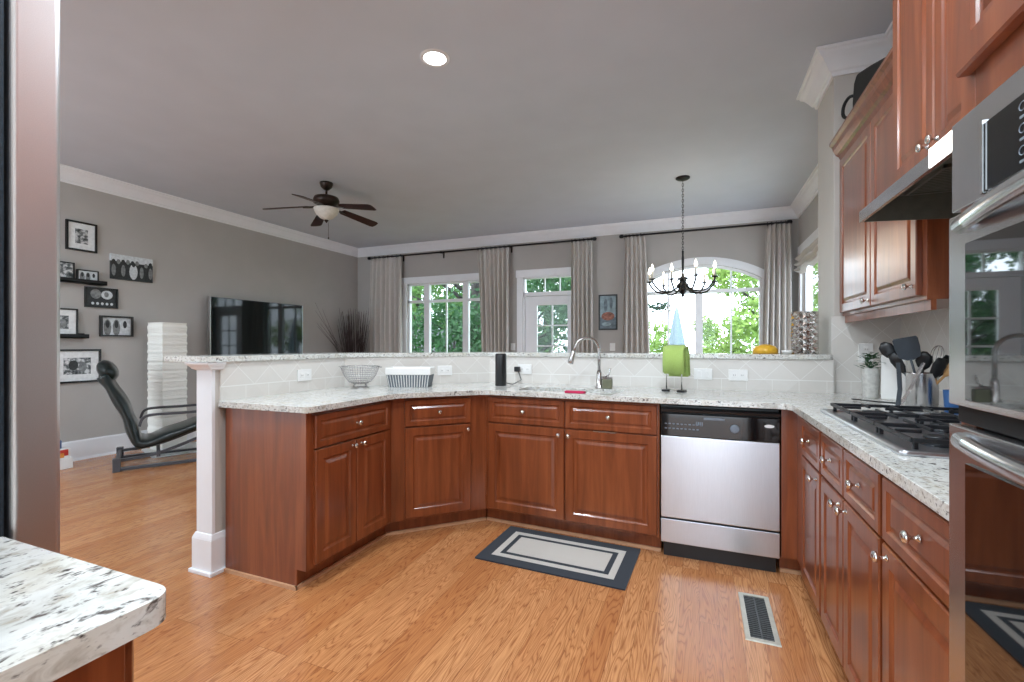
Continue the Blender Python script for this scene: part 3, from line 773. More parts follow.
MB().box(.626, L-.004, -.003, .008, .024, .078).build('lip_glow_patch', M['hoodglow'], t, bevel=.002)  # bright highlight on the near lip, put in as a glowing strip
MB().box(.50, .64, .07, .12, .100, .108).build('added_lens', M['hoodglow'], t)  # emissive lens added to go with the lip glow, not a known lamp

# ------------------------------------------------------------------ oven tower with double oven
TXF = .425; TYF = 1.045
t = thing('oven_tower', 'tall cherry cabinet tower holding the double wall oven', 'cabinet', (TXF, TYF, 0), -R90)
L = 1.0
mb = MB(); mb.box(0, .045, 0, .685, .0, 3.0); mb.box(L-.045, L, 0, .685, 0, 3.0); mb.box(.045, L-.045, 0, .63, 1.60, 1.69); mb.box(.045, L-.045, .02, .63, 1.69, 3.0); mb.box(.045, L-.045, .05, .63, 0, .26)
mb.build('carcass', M['wood'], t, bevel=.0015)
door(t, .03, L/2-.004, 1.675, 2.98, L/2-.04, 1.8); door(t, L/2+.004, L-.03, 1.675, 2.98, L/2+.04, 1.8)
door(t, .03, L-.03, .03, .24, L/2, .135, 'drawer', DRWP)
ov = thing('double_wall_oven', 'stainless double wall oven with black glass at the right edge', 'oven', (TXF-.003, TYF-.006, 0), -R90)
OW = .76
FY = -.012
mb = MB(); mb.box(.05, OW-.05, .01, .55, .29, 1.59); mb.build('body', M['blackp'], ov)
cpn = MB().box(0, OW, FY, .008, 1.450, 1.602).build('control_fascia', M['steel'], ov, bevel=.002)
MB().box(.115, OW-.115, FY-.006, FY, 1.455, 1.560).build('control_glass', M['blackg'], cpn, bevel=.002)
MB().box(.108, .1145, FY-.009, FY, 1.452, 1.564).build('fascia_edge', M['chrome'], cpn)
mb = MB()
for r in range(3):
    for c in range(5):
        x = .205+c*.026; z = 1.542-r*.030
        mb.tube([(x+.007*math.cos(q), FY-.0065, z+.006*math.sin(q)) for q in [2*PI*i/10 for i in range(10)]], .0009, 4, True)
        mb.box(x-.005, x+.005, FY-.0072, FY-.006, z-.016, z-.0125)
mb.build('touch_marks', M['print'], cpn)
def oven_door(z0, z1, hz):
    d = MB().box(.004, OW-.004, FY-.006, .006, z0, z1).build('oven_door', M['steel'], ov, bevel=.003)
    MB().box(.07, OW-.07, FY-.011, FY-.006, z0+.012, z1-.055).build('door_glass', M['ovenglass'], d, bevel=.001)
    h = MB(); pts = []
    for i in range(13):
        s = i/12; pts.append((.05+(OW-.10)*s, FY-.010-.038*math.sin(PI*s), hz))
    h.tube(pts, 0, 12, flat=(.011, .014))
    h.box(.05, .075, FY-.016, FY-.004, hz-.013, hz+.013); h.box(OW-.075, OW-.05, FY-.016, FY-.004, hz-.013, hz+.013)
    h.build('handle', M['steelh'], d)
oven_door(1.118, 1.440, 1.418)
MB().box(.004, OW-.004, -.004, .01, 1.088, 1.116).build('vent_gap', M['dark'], ov)
oven_door(.30, 1.084, 1.062)

# ------------------------------------------------------------------ refrigerator (left, seen from its side)
t = thing('refrigerator', 'refrigerator at the left edge, dark case and steel door edge', 'refrigerator', (-1.018, .379, 0))
MB().box(-.9, -.004, -.66, 0, .02, 1.95).build('case', M['pebble'], t, bevel=.006)
mb = MB(); pts = [(-.9, .004), (-.006, .004), (0, .010), (0, .062), (-.008, .069), (-.03, .073), (-.45, .084), (-.87, .073), (-.9, .062)]
mb.prism(pts, .08, 1.95); mb.build('door', M['fridgesteel'], t, bevel=.003)
MB().box(-.88, -.02, -.6, .03, 0, .075).build('kick_grille', M['blackp'], t)

# ------------------------------------------------------------------ cooktop
t = thing('gas_cooktop', 'stainless gas cooktop with black cast iron grates', 'cooktop', (.505, 2.465, .9195), -R90)
CW, CD = .905, .52
mb = MB()
def rr(w0, w1, d0, d1, r, z, n=5):
    pts = []
    for qx, qy, a0 in ((1, 1, 0), (-1, 1, 90), (-1, -1, 180), (1, -1, 270)):
        for i in range(n+1):
            a = math.radians(a0+90*i/n); pts.append(((w0+w1)/2+qx*((w1-w0)/2-r)+r*math.cos(a), (d0+d1)/2+qy*((d1-d0)/2-r)+r*math.sin(a), z))
    return pts
mb.rings([rr(0, CW, 0, CD, .02, 0), rr(0, CW, 0, CD, .02, .008), rr(.006, CW-.006, .006, CD-.006, .02, .014), rr(.03, CW-.03, .03, CD-.03, .02, .014), rr(.045, CW-.045, .045, CD-.045, .02, .006)])
mb.build('tray', M['dwsteel'], t)
burn = [(.175, .15), (.175, .37), (.4525, .27), (.73, .15), (.73, .37)]
for bx, by in burn:
    mb = MB(); mb.lathe([(.045, .006), (.047, .016), (.030, .018), (.030, .024), (.036, .026), (.036, .032), (.02, .034)], (bx, by, 0), 20); mb.build('burner', M['iron'], t)
for a, b in ((.035, .315), (.3225, .5825), (.59, .87)):
    mb = MB(); z = .038; r = .0065
    def bar(p, q, rr_=.0045): mb.tube([p, q], 0, 4, flat=(rr_, rr_*1.1))
    for d in (.04, .48): bar((a, d, z), (b, d, z), .0055)
    for x in (a, b): bar((x, .04, z), (x, .48, z), .0055)
    bar((a, .25, z), (b, .25, z))
    for d0 in (.15, .355):
        bar((a, d0, z+.004), (a+.10, d0, z+.004)); bar((b, d0, z+.004), (b-.10, d0, z+.004))
    cx = (a+b)/2
    bar((cx, .045, z+.004), (cx, .11, z+.004)); bar((cx, .19, z+.004), (cx, .31, z+.004)); bar((cx, .39, z+.004), (cx, .455, z+.004))
    for x in (a+.01, b-.01):
        for d in (.05, .25, .45): mb.box(x-.006, x+.006, d-.006, d+.006, .007, z)
    mb.build('grate', M['iron'], t, bevel=.002)

# ------------------------------------------------------------------ sink, faucet and counter things
t = thing('kitchen_sink', 'undermount stainless sink set in the granite before the faucet', 'sink', ((SX0+SX1)/2, (SY0+SY1)/2, cz0))
mb = MB(); hw, hd = (SX1-SX0)/2+.004, (SY1-SY0)/2+.004
mb.rings([rr(-hw-.02, hw+.02, -hd-.02, hd+.02, .06, -.001), rr(-hw, hw, -hd, hd, .05, -.001), rr(-hw+.01, hw-.01, -hd+.01, hd-.01, .05, -.17), rr(-hw+.04, hw-.04, -hd+.04, hd-.04, .04, -.185), rr(-.03, .03, -.03, .03, .02, -.19)], True, True, False)
mb.build('bowl', M['sinkm'], t, solid=.003, recalc=False)
MB().lathe([(.04, -.188), (.04, -.184), (.02, -.187)], (0, 0, 0), 18).build('drain', M['chrome'], t)
t = thing('kitchen_faucet', 'brushed nickel gooseneck pull-down faucet behind the sink', 'faucet', (-.645, 3.21, cz1))
mb = MB(); mb.lathe([(.030, 0), (.030, .006), (.022, .012), (.020, .09), (.015, .12)], (0, 0, 0), 20); mb.build('base', M['faucet'], t)
dx, dy = -.80, -.60
def fp(s, z): return (dx*s, dy*s, z)
pts = [fp(0, .10), fp(0, .22)]+[fp(.09-.09*math.cos(a), .265+.085*math.sin(a)) for a in [PI*i/12 for i in range(0, 11)]]+[fp(.192, .25)]
MB().tube(pts, .0115, 12).build('neck', M['faucet'], t)
mb = MB(); a, b = Vector(fp(.188, .262)), Vector(fp(.214, .175)); mb.lathe([(.012, 0), (.0165, .02), (.018, .06), (.021, (b-a).length), (.012, (b-a).length+.004)], a, 16, b-a); mb.build('spray_head', M['faucet'], t)
mb = MB(); mb.cyl((.018, 0, .07), (.05, -.004, .075), .012); mb.tube([(.045, 0, .075), (.07, -.005, .10), (.078, -.008, .14)], .0055, 8); mb.build('lever', M['faucet'], t)
t = thing('soap_dispenser', 'squat olive block with a nickel top beside the faucet', 'dispenser', (-.585, 3.20, cz1))
MB().box(-.033, .033, -.02, .02, 0, .068).build('block', M['olive'], t, bevel=.006)
mb = MB(); mb.box(-.034, .034, -.021, .021, .069, .080); mb.cyl((0, 0, .08), (0, 0, .095), .008); mb.build('cap', M['faucet'], t)
o = MB().rrect(0, 0, .13, .05, .012, 0, .013).build('sponge', M['pink'], None, (-.72, 2.832, cz1), (0, 0, -.06), bevel=.004)
tag(o, 'magenta sponge cloth lying on the worktop in front of the sink', 'sponge')
# smart speaker
t = thing('smart_speaker', 'black cylindrical speaker standing upright against the tiles', 'speaker', (-1.36, 3.14, cz1))
MB().lathe([(.040, 0), (.042, .003), (.042, .228), (.038, .235)], (0, 0, 0), 28).build('body', M['blackp'], t)
MB().lathe([(.038, .2352), (.036, .2382)], (0, 0, 0), 28).build('top_ring', M['blackg'], t)
mb = MB(); mb.tube([(.03, .03, .02), (.06, .08, .005), (.085, .2, .03), (.04, .245, .11)], .0035, 6); mb.build('power_cord', M['blackp'], t)
# wire colander on foot
t = thing('footed_bowl', 'footed wire mesh bowl in the bend of the peninsula worktop', 'bowl', (-2.20, 2.60, cz1))
mb = MB(); BP = [(.040, .03), (.075, .045), (.105, .085), (.122, .125), (.130, .152)]
for i in range(44):
    a = 2*PI*i/44; mb.tube([(r*math.cos(a), r*math.sin(a), z) for r, z in BP], .0011, 4)
for r, z in ((.055, .036), (.075, .045), (.088, .060), (.098, .075), (.106, .088), (.113, .102), (.118, .115), (.123, .128), (.127, .140)): mb.tube([(r*math.cos(q), r*math.sin(q), z) for q in [2*PI*i/36 for i in range(36)]], .0011, 4, True)
mb.lathe([(.056, .034), (.058, .036), (.03, .030)], (0, 0, 0), 24)
mb.build('wire_bowl', M['steel'], t)
MB().tube([(.131*math.cos(q), .131*math.sin(q), .152) for q in [2*PI*i/32 for i in range(32)]], .003, 6, True).build('rim', M['steel'], t)
mb = MB(); mb.tube([(.06*math.cos(q), .06*math.sin(q), .004) for q in [2*PI*i/24 for i in range(24)]], .003, 6, True)
for q in (0, PI/2, PI, 1.5*PI): mb.tube([(.06*math.cos(q), .06*math.sin(q), .004), (.05*math.cos(q), .05*math.sin(q), .036)], .003, 6)
mb.build('foot', M['steel'], t)
for s in (-1, 1):
    mb = MB(); mb.tube([(s*.128, -.035, .15), (s*.165, -.025, .148), (s*.165, .025, .148), (s*.128, .035, .15)], .003, 6); mb.build('handle', M['steel'], t)
# striped basket
t = thing('storage_basket', 'grey striped basket with a white folded-over liner', 'basket', (-1.945, 2.84, cz1), math.radians(20))
mb = MB(); a0 = [(-.14, -.07), (.14, -.07), (.14, .07), (-.14, .07)]; k = [(-.155, -.08), (.155, -.08), (.155, .08), (-.155, .08)]
mb.rings([[(x, y, 0) for x, y in a0], [(x, y, .088) for x, y in k], [(x*.96, y*.93, .088) for x, y in k], [(x*.95, y*.93, .006) for x, y in a0]], True, False)
mb.build('body', M['greyst'], t)
mb = MB()
for i in range(16):
    x = -.135+.27*i/15
    mb.tube([(x, -.0715, .002), (x*1.1, -.082, .086)], 0, 4, flat=(.0025, .0012)); 
mb.build('stripes', M['whitep'], t)
mb = MB(); mb.rings([[(x*s, y*s*1.02, z) for x, y in k] for s, z in ((1.03, .088), (1.045, .094), (1.045, .132), (1.03, .139), (.97, .139), (.95, .12))], True, False)
mb.build('liner', M['whitep'], t, bevel=.004)
# towel stand
t = thing('towel_stand', 'small metal stand holding the green towel', 'stand', (-.150, 3.16, cz1), math.radians(-18))
mb = MB(); mb.tube([(-.05, 0, .012), (-.05, 0, .277), (-.04, 0, .285), (.04, 0, .285), (.05, 0, .277), (.05, 0, .012)], .004, 8); mb.build('frame', M['chrome'], t)
for s in (-1, 1):
    mb = MB(); mb.rrect(s*.05, 0, .05, .06, .012, 0, .013); mb.build('foot', M['blackp'], t, bevel=.003)
MB().box(-.025, .025, -.012, .012, 0, .012).build('foot_bar', M['chrome'], t, bevel=.003)
mb = MB(); rows = []
def trow(y, z, w=.066, ph=0): return [(-w+2*w*i/10, y+.004*math.sin(i*1.1+ph+z*20), z) for i in range(11)]
seq = [(-.020, .13), (-.020, .20), (-.018, .27), (-.012, .297), (0, .303), (.012, .297), (.018, .25), (.02, .16)]
mb.rings([trow(y, z) for y, z in seq], False, True, False)
mb.T = Matrix.Translation((.012, 0, 0))
mb.rings([trow(y*1.9, z*.985+.006 if z < .29 else z+.008, .063, 1) for y, z in [(-.018, .12), (-.018, .27), (0, .300), (.018, .25), (.024, .10)]], False, True, False)
mb.T = Matrix.Translation((.022, .01, 0))
mb.rings([trow(y*2.2, z, .058, 2) for y, z in [(-.004, .29), (.012, .298), (.022, .25), (.026, .11)]], False, True, False)
o = mb.build('hand_towel', M['green'], None, (-.150, 3.16, cz1-.008), (0, 0, math.radians(-18)), solid=.006, recalc=False)
tag(o, 'green towel folded over the small metal stand', 'towel')
# on the bar
t = thing('faceted_vase', 'cylindrical silver faceted vase at the right end of the bar', 'vase', (.655, 3.60, 1.1605))
mb = MB(); n = 10; r0 = .080; hh = .28/12
def VP(i, j, r=r0): a = 2*PI*(i+.5*(j % 2))/n; return (r*math.cos(a), r*math.sin(a), min(max(hh*j, 0), .28))
for j in range(-1, 12):
    for i in range(n):
        e = j % 2; b = VP(i, j); tp = VP(i, j+2); l = VP(i-1+e, j+1); rg = VP(i+e, j+1)
        a = 2*PI*(i+.5*e)/n; c = ((r0-.020)*math.cos(a), (r0-.020)*math.sin(a), min(max(hh*(j+1), 0), .28))
        for p, q in ((b, rg), (rg, tp), (tp, l), (l, b)): mb._f([mb.v(p), mb.v(q), mb.v(c)])
mb.lathe([(.060, .0), (.079, .001), (.060, .002)], (0, 0, 0), 20); mb.lathe([(.074, .277), (.080, .279), (.080, .281), (.060, .281), (.058, .05), (.02, .04)], (0, 0, 0), 20)
mb.build('body', M['chrome'], t)
mb = MB(); mb.lathe([(.080, 0), (.078, .03), (.062, .05), (.03, .062), (.005, .065)], (0, 0, 0), 20); o = mb.build('yellow_bowl', M['yellow'], None, (.43, 3.66, 1.1605))
tag(o, 'yellow domed bowl upside down on the bar top', 'bowl')
mb = MB(); mb.lathe([(.02, 0), (.032, .012), (.034, .024), (.03, .024), (.018, .006)], (0, 0, 0), 18); o = mb.build('small_dish', M['whitep'], None, (.545, 3.55, 1.1605)); tag(o, 'tiny white dish on the bar left of the silver vase', 'dish')
# right corner: plant, board, utensils
t = thing('potted_plant', 'small leafy green plant in a white patterned pot', 'plant', (.905, 3.20, cz1))
MB().lathe([(.034, 0), (.038, .005), (.045, .165), (.047, .17), (.041, .17), (.038, .15)], (0, 0, 0), 24).build('pot', M['pot'], t)
mb = MB(); rnd = random.Random(3)
for i in range(90):
    a = rnd.uniform(0, 2*PI); r = rnd.uniform(0, .075); z = .17+rnd.uniform(.0, .11)*(1-r*6); s = rnd.uniform(.014, .024)
    c = Vector((r*math.cos(a), r*math.sin(a), z)); d = Vector((math.cos(a), math.sin(a), rnd.uniform(-.2, .9))).normalized(); sd = d.cross(Vector((0, 0, 1))).normalized()
    mb._f([mb.v(c-d*s), mb.v(c+sd*s*.5), mb.v(c+d*s+Vector((0, 0, -.003))), mb.v(c-sd*s*.5)])
mb.build('foliage', M['leafp'], t, solid=.0008, recalc=False)
t = thing('cutting_board', 'plain white board standing upright between plant and utensils', 'board', (.985, 3.12, cz1), math.radians(-32))
MB().box(-.055, .055, -.01, .01, 0, .245).build('board', M['whitep'], t, bevel=.006)
t = thing('utensil_crock', 'stainless cylinder crock full of cooking utensils', 'crock', (.955, 2.69, cz1))
MB().lathe([(.056, 0), (.058, .004), (.058, .168), (.060, .173), (.054, .173), (.052, .02)], (0, 0, 0), 32).build('body', M['steel'], t)
CX, CY, CZ = .955, 2.69, cz1
def utensil(name, label, cat, base, tip, head, mat, hmat=None, tw=0):
    b = Vector(base); v = Vector(tip)-b
    o = thing(name, label, cat, (CX+b.x, CY+b.y, CZ+b.z), 0, None)
    L = v.length; q = Vector((0, 0, 1)).rotation_difference(v); o.rotation_mode = 'XYZ'
    o.rotation_euler = q.to_euler()
    MB().tube([(0, 0, 0), (0, 0, L*.5), (0, 0, L)], [.007, .0055, .005], 8).build('handle', mat, o)
    mb = MB(); mb.T = Matrix.Translation((0, 0, L-.004)) @ Matrix.Rotation(tw, 4, 'Z')
    if head == 'turner': mb.rings([[(x*w, .003*s, z) for x, s in ((-1, 1), (1, 1), (1, -1), (-1, -1))] for w, z in ((.012, 0), (.040, .015), (.046, .06), (.046, .100), (.040, .108))], True, False)
    elif head == 'spoon': mb.rings([[(w*math.cos(a), .008*math.sin(a)*(w/.03), z) for a in [2*PI*i/14 for i in range(14)]] for w, z in ((.006, 0), (.022, .015), (.031, .04), (.028, .068), (.008, .088))])
    elif head == 'paddle': mb.rings([[(w*math.cos(a), .004*math.sin(a), z) for a in [2*PI*i/10 for i in range(10)]] for w, z in ((.006, 0), (.02, .03), (.025, .07), (.018, .105))])
    elif head == 'whisk':
        for k in range(5):
            a = PI*k/5; mb.tube([(.024*math.sin(PI*s)*math.cos(a), .024*math.sin(PI*s)*math.sin(a), .02+.09*(-math.cos(PI*s)+1)/2) for s in [i/8 for i in range(9)]], .0012, 5)
            mb.tube([(-.024*math.sin(PI*s)*math.cos(a), -.024*math.sin(PI*s)*math.sin(a), .02+.09*(-math.cos(PI*s)+1)/2) for s in [i/8 for i in range(9)]], .0012, 5)
    mb.build('head', hmat or mat, o, bevel=.001 if head == 'turner' else 0)
utensil('spatula', 'large slate-coloured turner, tallest head in the utensil crock', 'utensil', (.01, 0, .02), (-.045, -.01, .235), 'turner', M['slate'], None, math.radians(-25))
utensil('ladle', 'black spoon leaning furthest left out of the utensil crock', 'utensil', (.03, .02, .02), (-.085, .07, .24), 'spoon', M['blackp'], None, math.radians(-20))
utensil('spoon', 'dark solid spoon standing behind the slate turner', 'utensil', (0, .03, .02), (.0, -.01, .19), 'spoon', M['blackp'], None, math.radians(-30))
utensil('wooden_spoon', 'light wooden paddle leaning right out of the utensil crock', 'utensil', (-.03, 0, .02), (.062, -.055, .165), 'paddle', M['woodlight'], None, math.radians(-35))
utensil('serving_spoon', 'black slotted spoon leaning just right of the slate turner', 'utensil', (-.01, .01, .02), (.022, -.045, .15), 'paddle', M['blackp'], None, math.radians(-10))
utensil('cooking_spoon', 'short dark utensil low between the black spoon and the turner', 'utensil', (.02, .0, .02), (-.055, .03, .17), 'paddle', M['slate'], M['blackp'], math.radians(-40))
utensil('whisk', 'wire whisk standing at the back of the utensil crock', 'utensil', (0, -.02, .02), (.055, .03, .20), 'whisk', M['steel'])
utensil('spatula', 'dark green-handled scraper at the right of the crock', 'utensil', (-.02, -.02, .02), (.05, -.02, .16), 'paddle', M['leafp'], M['blackp'], math.radians(-30))
t = thing('kitchen_tongs', 'black and steel tongs leaning against the front of the crock', 'tongs', (.835, 2.60, cz1))
for s, m in ((-1, 'slate'), (1, 'steel')):
    mb = MB(); mb.tube([(0, 0, .012), (s*.018+.03, .01, .10), (s*.045+.055, .02, .22)], 0, 4, flat=(.009, .003)); mb.build('arm', M[m], t, bevel=.001)
MB().ball((0, 0, .014), .014, 10, (1.3, 1, .9)).build('hinge', M['blackp'], t)
t = thing('blue_tumbler', 'blue tumbler standing between the crock and the oven tower', 'cup', (1.02, 2.57, cz1))
MB().lathe([(.026, 0), (.028, .003), (.034, .105), (.031, .105), (.025, .006)], (0, 0, 0), 20).build('cup', M['blue'], t)
t = thing('spoon_rest', 'thin black utensil lying on the worktop before the plant', 'utensil', (.86, 2.93, cz1+.004), math.radians(-48))
MB().tube([(-.09, 0, .003), (.0, 0, .003), (.09, 0, .006)], [.003, .004, .005], 8).build('handle', M['blackp'], t)
MB().ball((-.11, 0, .004), .02, 12, (1.3, .9, .2)).build('head', M['blackp'], t)
# black bag on the wall cabinet
t = thing('black_bag', 'black bag with a loop handle lying on top of the wall cabinet', 'bag', (.955, 2.83, 2.4885), math.radians(4))
mb = MB(); mb.prism_axis([(-.34, 0), (-.34, .03), (-.05, .135), (.10, .185), (.27, .235), (.31, .20), (.33, .10), (.33, 0)], -.13, .13, 'x')
mb.build('body', M['bag'], t, bevel=.02, bseg=3)
MB().tube(smoothp([(-.10, .30, .12), (-.13, .35, .15), (-.145, .40, .125), (-.145, .41, .07), (-.13, .36, .03), (-.10, .31, .03)], 4), .009, 8).build('handle', M['bag'], t)

# ------------------------------------------------------------------ floor things
t = thing('kitchen_rug', 'navy bordered kitchen mat in front of the sink cabinet', 'rug', (-.755, 2.60, 0), math.radians(-2.2))
RW, RD = .85, .50
MB().rrect(0, 0, RW, RD, .006, .0005, .008).build('border', M['navy'], t)
def ringrug(a, b, z):
    mb = MB(); P0 = [(-RW/2+a, -RD/2+a), (RW/2-a, -RD/2+a), (RW/2-a, RD/2-a), (-RW/2+a, RD/2-a)]; P1 = [(-RW/2+b, -RD/2+b), (RW/2-b, -RD/2+b), (RW/2-b, RD/2-b), (-RW/2+b, RD/2-b)]
    mb.rings([[(x, y, .0075) for x, y in P0], [(x, y, z) for x, y in P0], [(x, y, z) for x, y in P1], [(x, y, .0075) for x, y in P1]], True, False, False); return mb
ringrug(.072, .108, .0095).build('light_band', M['ruglight'], t)
MB().box(-RW/2+.138, RW/2-.138, -RD/2+.138, RD/2-.138, .0075, .0095).build('centre_field', M['ruglight'], t)
t = thing('floor_vent', 'metal floor register in the oak boards', 'vent', (.244, 2.332, 0))
mb = MB(); o_ = [(-.066, -.198), (.066, -.198), (.066, .198), (-.066, .198)]; i_ = [(-.045, -.175), (.045, -.175), (.045, .175), (-.045, .175)]
mb.rings([[(x, y, .0005) for x, y in o_], [(x*.97, y*.99, .005) for x, y in o_], [(x, y, .005) for x, y in i_], [(x, y, .001) for x, y in i_]], True, False, False); mb.build('frame', M['ventm'], t)
MB().box(-.046, .046, -.176, .176, .0004, .0012).build('duct', M['dark'], t)
mb = MB()
for i in range(22): y = -.17+i*.0155; mb.box(-.045, .045, y, y+.007, .0012, .0042)
mb.box(-.003, .003, -.175, .175, .0012, .0045)
mb.build('louvres', M['grille'], t)

# ------------------------------------------------------------------ ceiling things
for i, (x, y) in enumerate(CANS):
    if i == 0:
        t = thing('recessed_light', 'lit round recessed ceiling light above the peninsula', 'ceiling light', (x, y, CEIL))
    else:
        t = thing('recessed_light', 'added round downlight out of view, brightens the room', 'ceiling light', (x, y, CEIL), group='added downlights out of view')
    mb = MB(); mb.lathe([(.072, -.001), (.072, -.006), (.092, -.004), (.095, 0)], (0, 0, 0), 32, cap=False); mb.build('trim_ring', M['white'], t)
    mb = MB(); mb.lathe([(.073, -.002), (.070, -.004)], (0, 0, 0), 32); mb.build('lens', M['can'], t)
    lamp('downlight', 'AREA', (x, y, CEIL-.012), CAN_W, (.82, .92, 1), .13)
# ceiling fan
t = thing('ceiling_fan', 'dark five-blade ceiling fan with a frosted bowl light', 'ceiling fan', (-3.92, 4.07, CEIL))
MB().lathe([(.072, -.001), (.072, -.015), (.060, -.05), (.028, -.08), (.018, -.085)], (0, 0, 0), 24).build('canopy', M['bronze'], t)
MB().cyl((0, 0, -.08), (0, 0, -.17), .013).build('downrod', M['bronze'], t)
MB().lathe([(.02, -.145), (.085, -.152), (.130, -.168), (.142, -.20), (.138, -.235), (.095, -.26), (.085, -.285), (.06, -.295)], (0, 0, 0), 28).build('motor_housing', M['bronze'], t)
MB().lathe([(.135, -.293), (.138, -.305), (.115, -.355), (.070, -.40), (.02, -.422)], (0, 0, 0), 28).build('light_bowl', M['frost'], t)
MB().lathe([(.022, -.421), (.024, -.432), (.010, -.445), (.004, -.455)], (0, 0, 0), 14).build('finial', M['bronze'], t)
mb = MB(); mb.cyl((.03, 0, -.45), (.03, 0, -.62), .0016, None, 5); mb.ball((.03, 0, -.63), .008, 8, (1, 1, 1.6)); mb.build('pull_chain', M['bronze'], t)
for k in range(5):
    a = math.radians(1+72*k)
    bl = MB(); bl.T = Matrix.Rotation(a, 4, 'Z') @ Matrix.Translation((0, 0, -.258)) @ Matrix.Rotation(math.radians(8), 4, 'Y') @ Matrix.Rotation(math.radians(-12), 4, 'X')
    bl.prism([(.20, -.052), (.62, -.068), (.652, -.055), (.66, 0), (.652, .055), (.62, .068), (.20, .052), (.185, 0)], -.004, .004)
    b = bl.build('blade', M['bladew'], t, bevel=.002)
    ir = MB(); ir.T = Matrix.Rotation(a, 4, 'Z') @ Matrix.Translation((0, 0, -.258)) @ Matrix.Rotation(math.radians(8), 4, 'Y'); ir.prism([(.11, -.02), (.19, -.028), (.25, -.012), (.25, .012), (.19, .028), (.11, .02)], -.012, -.005); ir.build('blade_iron', M['bronze'], b)
# chandelier
t = thing('chandelier', 'black nine-candle chandelier hanging before the arched window', 'chandelier', (-.165, 5.41, CEIL))
CHZ = -1.19
MB().lathe([(.075, -.001), (.075, -.012), (.055, -.025), (.015, -.035)], (0, 0, 0), 24).build('canopy', M['black'], t)
mb = MB(); z = -.035; k = 0
while z > -.80:
    pts = []
    for i in range(10):
        a = 2*PI*i/10; u = .009*math.cos(a); w_ = .019*math.sin(a)
        pts.append((u if k % 2 else 0, 0 if k % 2 else u, z-.018+w_))
    mb.tube(pts, .0028, 5, True); z -= .029; k += 1
mb.build('chain', M['black'], t)
MB().lathe([(.006, -.80), (.012, -.81), (.010, -.85), (.014, -.90), (.010, -1.05), (.02, -1.09), (.05, -1.10), (.055, -1.115), (.03, -1.13), (.045, -1.17), (.05, -1.21), (.035, -1.26), (.015, -1.285), (.018, -1.30), (.004, -1.315)], (0, 0, 0), 18).build('stem', M['black'], t)
mb = MB()
for k in range(8):
    a = 2*PI*k/8
    for r, z, s in ((.045, -1.10, 1), (.05, -1.16, .9), (.042, -1.21, .8)):
        c = Vector((r*math.cos(a+z*9), r*math.sin(a+z*9), z)); d = Vector((math.cos(a+z*9)*.5, math.sin(a+z*9)*.5, -.9)).normalized(); sd = Vector((-math.sin(a+z*9), math.cos(a+z*9), 0))
        mb._f([mb.v(c), mb.v(c+d*.022*s+sd*.014*s), mb.v(c+d*.045*s), mb.v(c+d*.022*s-sd*.014*s)])
mb.build('leaves', M['black'], t, solid=.002, recalc=False)
for k in range(9):
    a = math.radians(12+40*k); ca, sa = math.cos(a), math.sin(a); R0 = .36 if k % 3 else .325; top = -1.125 if k % 3 else -1.15
    arm = MB(); prof = [(.035, -1.17), (.07, -1.215), (.13, -1.25), (.21, -1.262), (.28, -1.245), (.325, -1.20), (R0, top-.03), (R0, top-.005)]
    if R0 < .35: prof = [(r*.9, z-.012) for r, z in prof[:-2]]+prof[-2:]
    arm.tube([(r*ca, r*sa, z) for r, z in prof], .0095, 8)
    A_ = arm.build('arm', M['black'], t)
    MB().lathe([(.01, top-.012), (.030, top-.004), (.034, top+.004), (.012, top)], (R0*ca, R0*sa, 0), 16).build('drip_pan', M['black'], A_)
    MB().lathe([(.0105, top), (.0105, top+.085)], (R0*ca, R0*sa, 0), 12).build('candle_sleeve', M['candle'], A_)
    MB().lathe([(.007, top+.085), (.016, top+.10), (.016, top+.118), (.008, top+.145), (.001, top+.165)], (R0*ca, R0*sa, 0), 12).build('bulb', M['bulb'], A_)
lamp('chandelier_glow', 'POINT', (-.165, 5.41, CEIL-1.0), 8, (1, .86, .68), .3)

